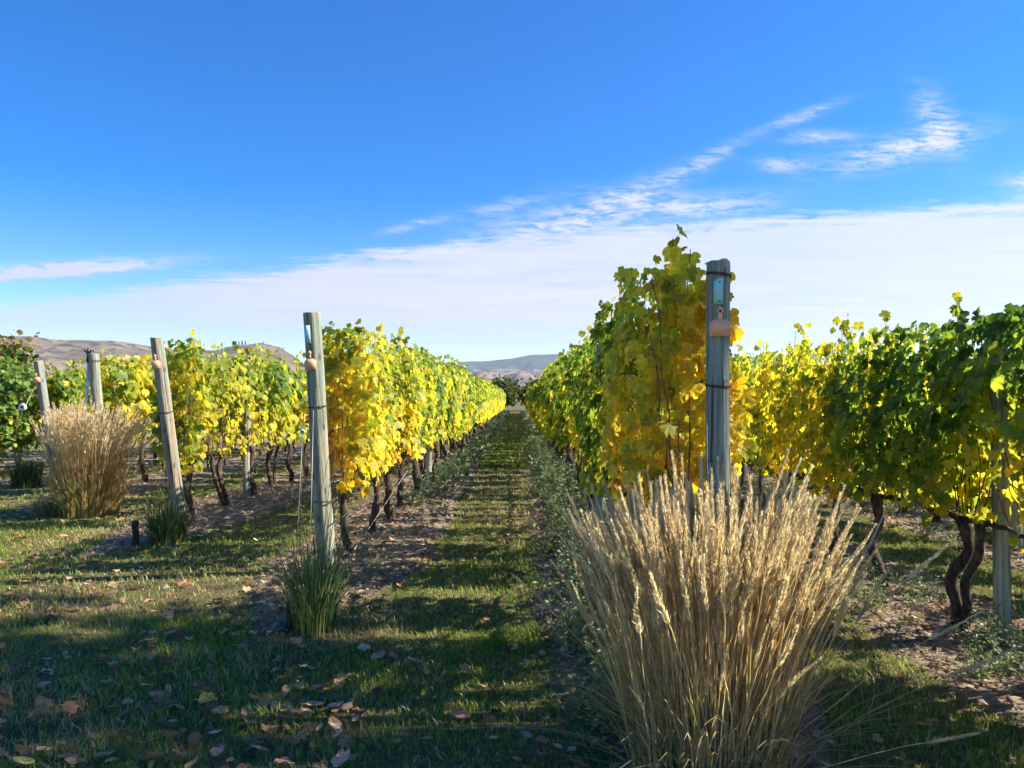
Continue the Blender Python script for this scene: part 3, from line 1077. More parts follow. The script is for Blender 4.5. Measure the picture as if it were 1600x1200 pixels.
# line posts within the rows
post(3.04, 4.70, 1.90, 0.049, 0.047, (0.0, 0.0), 21, 'slim grey-green line post standing in weeds near the camera', (0.36, 0.39, 0.32), (), 'line posts')
for r, ys in {0: (12.9, 19.6, 26.2, 32.9, 39.5, 46.2, 52.8, 59.5, 65.0), 1: (6.75, 10.4, 17.0, 23.6, 30.2, 36.8, 43.4, 50.0, 56.6, 63.2), 2: (11.0, 17.6, 24.2), 3: (8.0, 14.6, 21.0), 4: (9.5, 16.0), 5: (12.0, 18.6),
              -1: (10.75, 15.4, 22.0), -2: (17.6,), -3: (19.8,)}.items():
    for k, y in enumerate(ys):
        tall = 2.28 if (r == 0 and k in (1, 3)) else 2.0 if not (r == -1 and k == 0) else 2.12
        post(ROWS[r] + (0.0 if r != -1 else 0.06) - (0.14 if (r, k) == (1, 0) else 0), y, tall, 0.050, 0.046, (random.uniform(-0.03, 0.03), random.uniform(-0.03, 0.03)), 60 + r * 10 + k,
             f'slim grey line post, {ordinal(k + 1)} along the {ROWNAME[r]}', (0.32, 0.31, 0.27), (), 'line posts')


def wire(name, pts, rad, mat, label, cat, group=None, sides=4):
    V, T = tube(pts, rad, sides, True)
    return tag(ob(name, mesh_from(name, V, T, mat, None, True)), label, cat, group)


for r in (-2, -1, 0, 1, 2, 3):
    rx = ROWS[r]
    ya = row_end(rx) if r != 2 else 2.0
    ys = np.arange(ya, ROW_FAR[r], 1.1)
    for z, rad, mat, nm, lb in ((0.80, 0.0022, M_wire, 'trellis_wire', 'taut steel trellis wire carrying the vine arms of the'), (0.46, 0.007, M_hose, 'drip_hose', 'black drip hose hung low along the')):
        if nm == 'drip_hose' and r not in (0, 1, -1): continue
        sag = np.abs(np.sin(ys * 1.1)) * 0.02
        wire(nm, np.stack([np.full(len(ys), rx + 0.03), ys, z - sag], 1), rad, mat, f'{lb} {ROWNAME[r]}', 'wire' if nm == 'trellis_wire' else 'hose', 'trellis wires' if nm == 'trellis_wire' else 'drip hoses')

for r in (-1, 0, 1, 2):
    ys = np.arange(row_end(ROWS[r]) + 0.02 if r != 2 else 2.0, min(ROW_FAR[r], 30), 1.1)
    for z, nm in ((1.25, 'middle'), (1.68, 'upper')):
        wire('trellis_wire', np.stack([np.full(len(ys), ROWS[r] + 0.02), ys, z - np.abs(np.sin(ys * 1.1)) * 0.015], 1), 0.002, M_wire, f'{nm} steel catch wire between the leaves of the {ROWNAME[r]}', 'wire', 'trellis wires')

# anchor wires of the end posts
wire('anchor_wire', [(-1.80, 6.12, 1.38), (-1.80, 6.02, 0.75), (-1.80, 5.90, 0.0)], 0.003, M_wire, 'thin wire hanging beside the leaning grey-green post, white ratchet on it', 'wire', 'anchor wires')
wire('anchor_wire', [(-1.72, 6.12, 1.40), (-1.70, 6.0, 0.6), (-1.69, 5.88, 0.0)], 0.003, M_wire, 'straight anchor wire in front of the leaning grey-green post', 'wire', 'anchor wires')
wire('anchor_wire', [(-1.36, 8.9, 0.62), (-1.44, 7.4, 0.30), (-1.52, 6.0, 0.02)], 0.005, M_wire, 'slanting wire running down to the ground past the first trunks', 'wire', 'anchor wires')
wire('anchor_wire', [(0.90, 3.56, 1.55), (0.885, 3.48, 0.9), (0.87, 3.40, 0.0)], 0.0025, M_wire, 'pale wire hanging down the face of the tagged post', 'wire', 'anchor wires')
wire('anchor_wire', [(1.01, 3.60, 1.75), (1.02, 3.56, 0.9), (1.03, 3.5, 0.0)], 0.0025, M_wire, 'pale wire along the sunny edge of the tagged post', 'wire', 'anchor wires')
wire('anchor_wire', [(-8.68, 13.1, 1.72), (-8.80, 12.9, 1.2), (-8.95, 12.7, 0.1)], 0.005, M_wire, 'wire from the leaning post through the white ring', 'wire', 'anchor wires')


def ring_thing(name, loc, R0, R1, th, label):
    root = bpy.data.objects.new(name, None)
    COL.objects.link(root)
    root.location = loc
    g = Geo()
    n = 20
    a = np.arange(n) / n * 2 * np.pi
    prof = [(R0, -th), (R1, -th), (R1 * 1.04, 0), (R1, th), (R0, th)]
    V = np.concatenate([np.stack([np.cos(a) * r, np.full(n, y), np.sin(a) * r], 1) for r, y in prof])
    T = []
    for k in range(5):
        for s in range(n):
            p, q = k * n + s, k * n + (s + 1) % n
            p2, q2 = ((k + 1) % 5) * n + s, ((k + 1) % 5) * n + (s + 1) % n
            T += [(p, p2, q), (q, p2, q2)]
    g.add(V, T)
    ob('disc', g.mesh('disc', M_white, True), root)
    V, T = tube([(0, -th * 1.6, 0), (0, th * 1.6, 0)], R0 * 0.95, 12)
    ob('hub', mesh_from('hub', V, T, M_black), root)
    V, T = tube([(0, 0, -R1 * 1.4), (0, 0, R1 * 1.4)], R0 * 0.25, 6)
    ob('pin', mesh_from('pin', V, T, M_wire), root)
    tag(root, label, 'ratchet')


ring_thing('wire_ratchet', (-8.77, 12.9, 1.34), 0.022, 0.062, 0.02, 'white round wire ratchet with dark hub hanging from the leaning post')
ring_thing('wire_ratchet', (-1.80, 6.09, 1.22), 0.008, 0.021, 0.012, 'small white wire ratchet on the wire beside the thick post')


def sprinkler(x, y, H):
    root = bpy.data.objects.new('sprinkler_riser', None)
    COL.objects.link(root)
    z = gz1(x, y)
    root.location = (x, y, z)
    V, T = tube([(0, 0, -0.1), (0.02, 0, H * 0.5), (0.06, 0, H - 0.12)], 0.019, 10)
    ob('pipe', mesh_from('pipe', V, T, M_white, None, True), root)
    g = Geo()
    V, T = tube([(0.06, 0, H - 0.13), (0.06, 0, H - 0.06), (0.06, 0, H - 0.05), (0.06, 0, H)], [0.03, 0.03, 0.022, 0.024], 10)
    g.add(V, T)
    V, T = tube([(0.06, 0, H - 0.01), (0.0, 0, H + 0.05), (-0.05, 0, H + 0.05)], [0.018, 0.016, 0.012], 7)
    g.add(V, T)
    V, T = tube([(0.06, 0, H), (0.10, 0, H + 0.05), (0.14, 0, H + 0.035)], [0.016, 0.013, 0.014], 7)
    g.add(V, T)
    V, T = tube([(0.05, 0, H), (0.05, 0, H + 0.09)], [0.012, 0.01], 7)
    g.add(V, T)
    ob('sprinkler_head', g.mesh('sprinkler_head', M_black, True), root)
    V, T = tube([(0.07, 0, H - 0.22), (0.20, 0, H - 0.16)], 0.01, 6)
    ob('bracket', mesh_from('bracket', V, T, M_black), root)
    tag(root, 'white sprinkler riser pipe with black head behind the golden grass', 'sprinkler')
    return root


sp = sprinkler(-6.52, 10.95, 2.16)
plate('tag', [(-0.04, 0), (0.07, 0), (0.07, 0.08), (-0.04, 0.08)], 0.004, M_yellowtag, sp, (0.10, -0.03, 1.66), 0.0)


# ------------------------------------------------------------------ ornamental grasses
def stalk_mesh(seed, H, bend, green=0.0, hi=True):
    """one culm with its feathery plume; bends towards +x"""
    rg = np.random.default_rng(seed)
    g = Geo()
    t = np.linspace(0, 1, 9)
    pts = np.stack([bend * t ** 2.0 + rg.normal(0, 0.006, 9).cumsum() * 0.8, rg.normal(0, 0.008, 9).cumsum() * 0.8, H * t * (1 - 0.12 * bend * t)], 1)
    stemc = np.array([(0.80, 0.63, 0.37), (0.84, 0.68, 0.43), (0.70, 0.50, 0.29)][seed % 3])
    V, T = tube(pts, np.linspace(0.0024, 0.0014, 9), 3, False)
    g.add(V, T, stemc * (0.8 + 0.4 * rg.random()))
    pl = 0.20 + 0.09 * rg.random()
    n = 260 if hi else 26
    f = rg.random(n)
    s = 1 - pl / H + pl / H * f
    ax = np.stack([np.interp(s, t, pts[:, k]) for k in range(3)], 1)
    tan = norm(np.stack([np.interp(np.minimum(s + 0.02, 1), t, pts[:, k]) - np.interp(s - 0.02, t, pts[:, k]) for k in range(3)], 1))
    ang = rg.random(n) * 2 * np.pi
    e1 = norm(np.cross(tan, np.array([0.3, 1, 0.1])))
    e2 = np.cross(tan, e1)
    rad = e1 * np.cos(ang)[:, None] + e2 * np.sin(ang)[:, None]
    L = (0.026 + 0.036 * rg.random(n)) * (1.1 - 0.6 * f) * (1 if hi else 1.5)
    spread = 0.12 + 0.24 * rg.random(n)
    tip = ax + (tan * (1 - spread)[:, None] + rad * spread[:, None]) * L[:, None]
    w = np.cross(rad, tan) * (0.0019 if hi else 0.006)
    mid = ax + (tip - ax) * 0.45
    V = np.stack([ax, mid + w, tip, mid - w], 1).reshape(-1, 3)
    i = np.arange(n)[:, None] * 4
    T = np.concatenate([i + np.array([[0, 1, 2]]), i + np.array([[0, 2, 3]])])
    base = np.array([(0.74, 0.62, 0.42), (0.78, 0.68, 0.49), (0.68, 0.55, 0.36), (0.72, 0.58, 0.41)][seed % 4])
    c = base * (0.75 + 0.45 * rg.random((n, 1)))
    g.add(V, T, np.repeat(c, 4, 0))
    return g


def merge(dst, src, mtx):
    Vv = np.concatenate(src.V)
    Vv = np.c_[Vv, np.ones(len(Vv))] @ np.array(mtx).T
    dst.add(Vv[:, :3], np.concatenate(src.T), np.concatenate(src.C))


def blades(n, seed, base_r, H, arch, width, cols, segs=4, lean0=0.0, zpow=1.0, squash=1.0):
    """long arching blades from one foot"""
    rg = np.random.default_rng(seed)
    a = rg.random(n) * 2 * np.pi
    r = base_r * np.sqrt(rg.random(n))
    b0 = np.stack([np.cos(a) * r, np.sin(a) * r * squash, np.zeros(n)], 1)
    a2 = a + rg.normal(0, 0.5, n)
    out = np.stack([np.cos(a2), np.sin(a2), np.zeros(n)], 1)
    h = H * (0.45 + 0.55 * rg.random(n))
    ar = arch * (0.15 + rg.random(n) ** 1.5) * (0.3 + 0.7 * r / base_r)
    w = width * (0.7 + 0.6 * rg.random(n))
    side = np.stack([-np.sin(a2 + rg.normal(0, 0.6, n)), np.cos(a2), np.zeros(n)], 1)
    t = np.linspace(0, 1, segs + 1)
    rows = []
    for q in t:
        c = b0 + out * (ar * q ** 1.9 + lean0 * q)[:, None]
        c[:, 2] = h * (q - 0.28 * q ** 3 * (ar / (arch + 1e-6)))
        ww = w * (1 - q ** 2.5) + 0.0004
        rows.append(c - side * ww[:, None])
        rows.append(c + side * ww[:, None])
    V = np.stack(rows, 1)
    nv = V.shape[1]
    tt = []
    for k in range(segs):
        p = 2 * k
        tt += [(p, p + 1, p + 2), (p + 1, p + 3, p + 2)]
    T = (np.array(tt)[None] + (np.arange(n) * nv)[:, None, None]).reshape(-1, 3)
    cols = np.array(cols)
    c = cols[rg.integers(0, len(cols), n)] * (0.7 + 0.6 * rg.random((n, 1)))
    return V.reshape(-1, 3), T, np.repeat(c, nv, 0)


GREENSTRAW = [(0.60, 0.45, 0.24), (0.46, 0.38, 0.16), (0.27, 0.28, 0.09), (0.70, 0.55, 0.33), (0.55, 0.37, 0.19)]


def big_grass():
    x0, y0 = 0.75, 2.98
    root = bpy.data.objects.new('feather_grass', None)
    COL.objects.link(root)
    root.location = (x0, y0, gz1(x0, y0))
    tag(root, 'large straw-coloured feather grass clump in front of the tagged post', 'grass clump', 'ornamental grass clumps')
    var = []
    for k in range(18):
        var.append(stalk_mesh(200 + k, 1.0 + 0.22 * (k % 6) / 5, 0.02 + 0.11 * (k % 3)))
    meshes = [g.mesh('plume_stalk', M_straw) for g in var]
    rg = np.random.default_rng(77)
    extra = Geo()
    for k in range(760):
        a = rg.random() * 2 * math.pi
        rr = math.sqrt(rg.random())
        bx, by = math.cos(a) * rr * 0.30, math.sin(a) * rr * 0.24
        tilt = (0.01 + 0.115 * rr ** 1.5) * (0.6 + 0.8 * rg.random())
        if rg.random() < 0.05 and rr > 0.5: tilt += 0.16 + 0.22 * rg.random()
        az = a + rg.normal(0, 0.5)
        s = (0.74 + 0.34 * rg.random() ** 0.7) * (1.04 - 0.14 * rr)
        mtx = Matrix.Translation((bx, by, 0)) @ Matrix.Rotation(az, 4, 'Z') @ Matrix.Rotation(tilt, 4, 'Y') @ Matrix.Scale(s, 4)
        v = int(rg.integers(0, len(var)))
        if k < 285:
            o = bpy.data.objects.new('plume_stalk', meshes[v])
            COL.objects.link(o)
            o.parent = root
            o.matrix_basis = mtx
        else:
            merge(extra, var[v], mtx)
    for k, (az, tilt, s) in enumerate(((0.15, 0.62, 0.98), (0.0, 0.74, 0.92), (-0.3, 0.85, 0.90), (0.35, 0.52, 1.0), (3.0, 0.42, 0.88), (2.7, 0.48, 0.82), (3.3, 0.36, 0.92), (-0.1, 0.46, 0.96), (-0.9, 0.9, 0.8), (-2.2, 0.7, 0.6))):
        o = bpy.data.objects.new('plume_stalk', meshes[(k * 5) % len(meshes)])
        COL.objects.link(o)
        o.parent = root
        o.matrix_basis = Matrix.Translation((math.cos(az) * 0.2, math.sin(az) * 0.15, 0)) @ Matrix.Rotation(az, 4, 'Z') @ Matrix.Rotation(tilt, 4, 'Y') @ Matrix.Scale(s, 4)
    tag(ob('plume_stalks', extra.mesh('plume_stalks', M_straw), root), kind='stuff')
    g = Geo()
    g.add(*blades(950, 81, 0.31, 0.80, 0.42, 0.0026, GREENSTRAW, 5))
    g.add(*blades(350, 82, 0.33, 0.55, 0.75, 0.0028, [(0.34, 0.27, 0.15), (0.12, 0.15, 0.05), (0.40, 0.34, 0.22)], 5))
    tag(ob('leaf_blades', g.mesh('leaf_blades', M_straw), root), kind='stuff')


big_grass()


def far_grass():
    x0, y0 = -5.62, 9.55
    root = bpy.data.objects.new('feather_grass', None)
    COL.objects.link(root)
    root.location = (x0, y0, gz1(x0, y0))
    tag(root, 'tall golden-brown feather grass clump hiding the post at the third row left', 'grass clump', 'ornamental grass clumps')
    var = [stalk_mesh(300 + k, 1.28 + 0.16 * (k % 4) / 3, 0.03 + 0.12 * (k % 3), 0, False) for k in range(12)]
    meshes = [g.mesh('plume_stalk', M_straw) for g in var]
    rg = np.random.default_rng(78)
    extra = Geo()
    for k in range(620):
        a = rg.random() * 2 * math.pi
        rr = math.sqrt(rg.random())
        bx, by = math.cos(a) * rr * 0.36, math.sin(a) * rr * 0.32
        right = max(0.0, math.cos(a))
        tilt = (0.01 + (0.03 + 0.24 * right) * rr ** 1.4) * (0.5 + rg.random())
        az = a + rg.normal(0, 0.35)
        mtx = Matrix.Translation((bx, by, 0)) @ Matrix.Rotation(az, 4, 'Z') @ Matrix.Rotation(tilt, 4, 'Y') @ Matrix.Scale((0.84 + 0.26 * rg.random()) * (1 - 0.08 * rr), 4)
        v = int(rg.integers(0, 12))
        if k < 60:
            o = bpy.data.objects.new('plume_stalk', meshes[v])
            COL.objects.link(o)
            o.parent = root
            o.matrix_basis = mtx
        else:
            merge(extra, var[v], mtx)
    tag(ob('plume_stalks', extra.mesh('plume_stalks', M_straw), root), kind='stuff')
    g = Geo()
    g.add(*blades(1400, 83, 0.37, 1.15, 0.30, 0.004, [(0.58, 0.37, 0.17), (0.50, 0.30, 0.14), (0.62, 0.45, 0.20), (0.42, 0.36, 0.12)], 5))
    g.add(*blades(420, 84, 0.37, 0.75, 0.55, 0.004, [(0.36, 0.36, 0.09), (0.50, 0.41, 0.15), (0.24, 0.27, 0.07)], 5, 0.05))
    tag(ob('leaf_blades', g.mesh('leaf_blades', M_straw), root), kind='stuff')


far_grass()


def rush(x, y, n, br, H, arch, width, cols, seed, label, stalks=0):
    root = bpy.data.objects.new('green_rush', None)
    COL.objects.link(root)
    root.location = (x, y, gz1(x, y))
    tag(root, label, 'rush clump', 'rush clumps')
    g = Geo()
    g.add(*blades(n, seed, br, H, arch, width, cols, 5))
    tag(ob('blades', g.mesh('blades', M_grass), root), kind='stuff')
    rg = np.random.default_rng(seed)
    for k in range(stalks):
        t = np.linspace(0, 1, 6)
        dxy = rg.normal(0, 0.12, 2)
        b = rg.normal(0, br * 0.5, 2)
        h = H * (1.15 + 0.45 * rg.random())
        V, T = tube(np.stack([b[0] + dxy[0] * t ** 1.5, b[1] + dxy[1] * t ** 1.5, h * t], 1), np.linspace(0.0028, 0.0015, 6), 4, False)
        ob('seed_stalk', mesh_from('seed_stalk', V, T, M_straw, (0.40, 0.32, 0.16)), root)
    return root


RUSHC = [(0.030, 0.060, 0.018), (0.045, 0.080, 0.022), (0.07, 0.105, 0.03), (0.025, 0.045, 0.018), (0.16, 0.15, 0.05)]
rush(-1.33, 4.75, 360, 0.14, 0.84, 0.80, 0.0026, [tuple(2.2 * v for v in c) for c in RUSHC], 91, 'dark green rush clump at the foot of the thick leaning post', 9)
rush(-3.62, 7.55, 420, 0.17, 0.62, 0.42, 0.0034, [tuple(1.7 * v for v in c) for c in RUSHC], 92, 'dark rush clump below the pale tan leaning post', 6)
rush(-8.35, 12.4, 420, 0.22, 0.6, 0.3, 0.005, RUSHC[:4], 93, 'dark low rush clump left of the golden grass', 2)
rush(-6.0, 9.35, 260, 0.14, 0.34, 0.30, 0.004, [(0.30, 0.26, 0.14), (0.10, 0.13, 0.05)], 94, 'short drying rush tuft at the foot of the golden grass', 0)


def stake(x, y, H, r, label, seed):
    rg = np.random.default_rng(seed)
    t = np.linspace(0, 1, 7)
    pts = np.stack([0.02 * t, 0.02 * np.sin(t * 4), H * t - 0.05 * (1 - t)], 1)
    V, T = tube(pts, r * (1 + 0.15 * rg.random(7)), 9, True, 0.1, seed)
    o = tag(ob('stake', mesh_from('stake', V, T, M_stake, None, True), None, (x, y, gz1(x, y))), label, 'stake', 'short stakes')


stake(-1.47, 4.70, 0.20, 0.030, 'short dark stake at the foot of the nearer green rush', 3)
stake(-3.86, 7.35, 0.26, 0.030, 'short dark stake beside the rush under the tan post', 4)


# ------------------------------------------------------------------ weeds
def weed_mesh(seed, H, spread, nst, cols, leaf):
    rg = np.random.default_rng(seed)
    g = Geo()
    cols = np.array(cols)
    for s in range(nst):
        a = rg.random() * 2 * np.pi
        t = np.linspace(0, 1, 6)
        h = H * (0.5 + 0.5 * rg.random())
        sp = spread * (0.2 + 0.8 * rg.random())
        b = rg.normal(0, 0.04, 2)
        pts = np.stack([b[0] + np.cos(a) * sp * t ** 1.2, b[1] + np.sin(a) * sp * t ** 1.2, h * t - 0.01], 1)
        V, T = tube(pts, np.linspace(0.0022, 0.001, 6), 3, False)
        g.add(V, T, (0.16, 0.18, 0.09))
        n = int(26 + 16 * rg.random())
        f = 0.12 + 0.88 * rg.random(n)
        P = np.stack([np.interp(f, t, pts[:, k]) for k in range(3)], 1)
        d = norm(np.stack([rg.normal(0, 1, n), rg.normal(0, 1, n), 0.3 + 0.5 * rg.random(n)], 1))
        nn = norm(np.cross(d, rg.normal(0, 1, (n, 3))))
        w = np.cross(d, nn)
        L = leaf * (0.5 + 0.9 * rg.random(n)) * (1.2 - 0.6 * f)
        P = P + d * 0.01
        V = np.stack([P, P + d * (L * 0.5)[:, None] + w * (L * 0.22)[:, None], P + d * L[:, None] - np.array([0, 0, 0.2]) * L[:, None], P + d * (L * 0.5)[:, None] - w * (L * 0.22)[:, None]], 1)
        i = np.arange(n)[:, None] * 4
        T = np.concatenate([i + np.array([[0, 1, 2]]), i + np.array([[0, 2, 3]])])
        c = cols[rg.integers(0, len(cols), n)] * (0.7 + 0.6 * rg.random((n, 1)))
        g.add(V.reshape(-1, 3), T, np.repeat(c, 4, 0))
    return g.mesh('leafy_weed', M_weed)


WC = [(0.20, 0.26, 0.11), (0.26, 0.32, 0.16), (0.34, 0.38, 0.23), (0.15, 0.21, 0.07)]
WEEDS = [weed_mesh(400 + k, 0.30 + 0.05 * (k % 3), 0.16 + 0.03 * (k % 2), 8 + k % 4, WC, 0.036) for k in range(6)]
WLOW = [weed_mesh(420 + k, 0.10, 0.22, 7, [(0.07, 0.13, 0.03), (0.10, 0.16, 0.04)], 0.030) for k in range(3)]


def put_weeds():
    rr = random.Random(5)
    spots = []
    for k in range(165):                    # the grey-green strip along the row right of the path
        y = 3.3 + 18.0 * rr.random() ** 1.6
        spots.append((0.52 + rr.uniform(-0.22, 0.30), y, 0.85 + 0.6 * rr.random() + 0.012 * y, 1, 'path side of'))
    for k in range(30):
        y = 10.0 + 14 * rr.random()
        spots.append((-1.15 + rr.uniform(-0.3, 0.16), y, 0.9 + 0.6 * rr.random(), 0, 'path side of'))
    for k in range(8):
        spots.append((-1.25 + rr.uniform(-0.25, 0.25), 5.6 + 4 * rr.random(), 0.4 + 0.4 * rr.random(), 0, 'bare soil before'))
    for k in range(40):
        spots.append((2.9 + rr.uniform(-0.5, 0.55), 3.7 + 6.5 * rr.random() ** 1.2, 0.6 + 0.5 * rr.random(), 2, 'foot of'))
    for k in range(34):
        spots.append((5.3 + rr.uniform(-0.7, 0.5), 7.5 + 9 * rr.random(), 0.8 + 0.7 * rr.random(), 3, 'foot of'))
    for k in range(14):
        spots.append((1.15 + rr.uniform(-0.2, 0.5), 4.2 + 5 * rr.random(), 0.6 + 0.4 * rr.random(), 1, 'far side of'))
    for (x, y, s, r, where) in spots:
        low = rr.random() < 0.18
        me = rr.choice(WLOW if low else WEEDS)
        o = ob('leafy_weed', me, None, (x, y, gz1(x, y)), (rr.uniform(-0.12, 0.12), rr.uniform(-0.12, 0.12), rr.random() * 6.28), s)
        k = max(1, 1 + round((y - row_end(ROWS[r]) - 0.6) / 0.96))
        lk = ('low creeping' if low else 'tall bushy' if s > 1.15 else 'bushy' if s > 0.85 else 'small')
        tag(o, f'{lk} weed at the {where} the {ordinal(k)} vine, {ROWNAME[r]}', 'weed', 'weeds along the vine rows')


put_weeds()


def far_weeds():
    """the weedy soil strips run together farther down the rows"""
    rg = np.random.default_rng(43)
    n = 26000
    y = 9.0 + 61 * rg.random(n) ** 1.5
    lft = rg.random(n) < 0.5
    x = np.where(lft, -1.6 + rg.random(n) * 0.62, 0.20 + rg.random(n) * 0.62)
    ok = (rg.random(n) < smoothstep(9, 24, y)) & (n2(x, y, 0.9, 44) > 0.28)
    x, y = x[ok], y[ok]
    n = len(x)
    H = 0.10 + 0.32 * n2(x, y, 1.3, 45)
    P = np.stack([x, y, gz(x, y) + H * rg.random(n)], 1)
    N = norm(rg.normal(0, 1, (n, 3)) + np.array([0, 0, 0.6]))
    Tn = norm(np.cross(N, rg.normal(0, 1, (n, 3))))
    V, T, C = foliage_geo(LEAF_LO, P, N, Tn, (0.03 + 0.03 * rg.random(n)) * (0.8 + y / 30), np.array(WC)[rg.integers(0, 4, n)] * (0.6 + 0.6 * rg.random((n, 1))), rg)
    tag(ob('weeds', mesh_from('weeds', V, T, M_weed, C)), 'grey-green weeds running together along the far soil strips', 'weeds', kind='stuff')


far_weeds()


# ------------------------------------------------------------------ turf, litter
def scatter(n, ya, yb, rg, margin=0.9):
    """points in the wedge of ground that the camera and its neighbourhood see"""
    y = np.sqrt(rg.random(n) * (yb ** 2 - ya ** 2) + ya ** 2)
    x = (rg.random(n) - 0.5) * 2 * (0.74 * y + margin)
    return x, y


def build_turf():
    rg = np.random.default_rng(17)
    X, Y, W, H = [], [], [], []
    for (n, ya, yb, w, h0, h1) in ((150000, 2.3, 5.0, 0.0022, 0.022, 0.058), (130000, 5.0, 9.0, 0.0032, 0.025, 0.060), (70000, 9.0, 16.0, 0.0055, 0.028, 0.065), (36000, 16.0, 34.0, 0.012, 0.03, 0.07)):
        x, y = scatter(n, ya, yb, rg)
        s = soil_amt(x, y)
        cover = 0.25 + 0.9 * n2(x, y, 1.1, 61) + 0.35 * (n2(x, y, 6.0, 62) - 0.5)
        ok = (rg.random(n) > s * 1.02) & (rg.random(n) < cover)
        tall = 0.50 + 0.95 * smoothstep(0.35, 0.8, n2(x, y, 2.6, 63) * 0.6 + n2(x, y, 9.0, 64) * 0.4)
        X.append(x[ok])
        Y.append(y[ok])
        m = ok.sum()
        W.append(w * (0.7 + 0.7 * rg.random(m)))
        H.append((h0 + (h1 - h0) * rg.random(m) ** 1.4) * tall[ok])
    # the path runs on as far as the rows do
    n = 30000
    y = 16 + 54 * rg.random(n) ** 1.3
    x = -0.37 + (rg.random(n) - 0.5) * 1.1
    X.append(x)
    Y.append(y)
    W.append(np.full(n, 0.016))
    H.append(0.04 + 0.05 * rg.random(n))
    x, y, w, h = (np.concatenate(q) for q in (X, Y, W, H))
    n = len(x)
    z = gz(x, y) + 0.002
    a = rg.random(n) * 2 * np.pi
    lean = h * (0.25 + 0.75 * rg.random(n))
    dxy = np.stack([np.cos(a), np.sin(a)], 1)
    sd_ = np.stack([-np.sin(a + rg.normal(0, 0.8, n)), np.cos(a)], 1)
    b = np.stack([x, y, z], 1)
    side = np.concatenate([sd_ * w[:, None], np.zeros((n, 1))], 1)
    mid = b + np.concatenate([dxy * (lean * 0.35)[:, None], (h * 0.62)[:, None]], 1)
    tip = b + np.concatenate([dxy * lean[:, None], h[:, None]], 1)
    V = np.stack([b - side, b + side, mid - side * 0.8, mid + side * 0.8, tip], 1).reshape(-1, 3)
    i = np.arange(n)[:, None] * 5
    T = np.concatenate([i + np.array([[0, 1, 2]]), i + np.array([[1, 3, 2]]), i + np.array([[2, 3, 4]])])
    dry = n2(x, y, 0.9, 65) * 0.6 + n2(x, y, 3.1, 66) * 0.4
    p = smoothstep(0.42, 0.68, dry) * 0.65 + 0.10
    isdry = rg.random(n) < p
    g = np.array([(0.165, 0.235, 0.032), (0.20, 0.285, 0.036), (0.26, 0.31, 0.06), (0.13, 0.18, 0.028)])[rg.integers(0, 4, n)]
    d = np.array([(0.42, 0.34, 0.15), (0.34, 0.27, 0.12), (0.48, 0.40, 0.21)])[rg.integers(0, 3, n)]
    c = np.where(isdry[:, None], d, g) * (0.75 + 0.5 * rg.random((n, 1)))
    tag(ob('turf_grass', mesh_from('turf_grass', V, T, M_grass, np.repeat(c, 5, 0))), 'short green and straw-coloured turf of the path and headland', 'grass', kind='stuff')


build_turf()


def build_litter():
    rg = np.random.default_rng(19)
    X, Y = [], []
    for (n, ya, yb) in ((60000, 2.3, 7.0), (60000, 7.0, 13.0), (30000, 13.0, 24.0)):
        x, y = scatter(n, ya, yb, rg)
        s = soil_amt(x, y)
        ok = rg.random(n) < s * (0.5 + 0.6 * n2(x, y, 1.4, 71)) + 0.012
        X.append(x[ok])
        Y.append(y[ok])
    x, y = np.concatenate(X), np.concatenate(Y)
    n = len(x)
    s = soil_amt(x, y)
    P = np.stack([x, y, gz(x, y) + s * 0.02 + 0.012 + 0.012 * rg.random(n)], 1)
    N = norm(np.stack([rg.normal(0, 0.35, n), rg.normal(0, 0.35, n), np.ones(n)], 1))
    T = norm(np.cross(N, rg.normal(0, 1, (n, 3))))
    B = np.cross(T, N)
    L = (0.008 + 0.022 * rg.random(n) ** 2) * (1 + 0.04 * y)
    W = L * (0.25 + 0.6 * rg.random(n))
    twig = rg.random(n) < 0.05
    L = np.where(twig, 0.05 + 0.08 * rg.random(n), L)
    W = np.where(twig, 0.0035, W)
    k = (np.where(twig, 0.05, 0.5) * L * rg.random(n))[:, None] * N
    V = np.stack([P - T * L[:, None] + k, P + B * W[:, None], P + T * L[:, None] + k * 0.6, P - B * W[:, None]], 1).reshape(-1, 3)
    i = np.arange(n)[:, None] * 4
    Tt = np.concatenate([i + np.array([[0, 1, 2]]), i + np.array([[0, 2, 3]])])
    cols = np.array([(0.42, 0.32, 0.22), (0.32, 0.22, 0.145), (0.54, 0.44, 0.32), (0.18, 0.12, 0.085), (0.40, 0.25, 0.14), (0.46, 0.39, 0.31)])
    c = cols[rg.integers(0, len(cols), n)] * (0.6 + 0.7 * rg.random((n, 1)))
    tag(ob('soil_litter', mesh_from('soil_litter', V, Tt, M_straw, np.repeat(c, 4, 0))), 'grey-brown chips and leaf crumbs strewn over the bare soil', 'litter', kind='stuff')


build_litter()


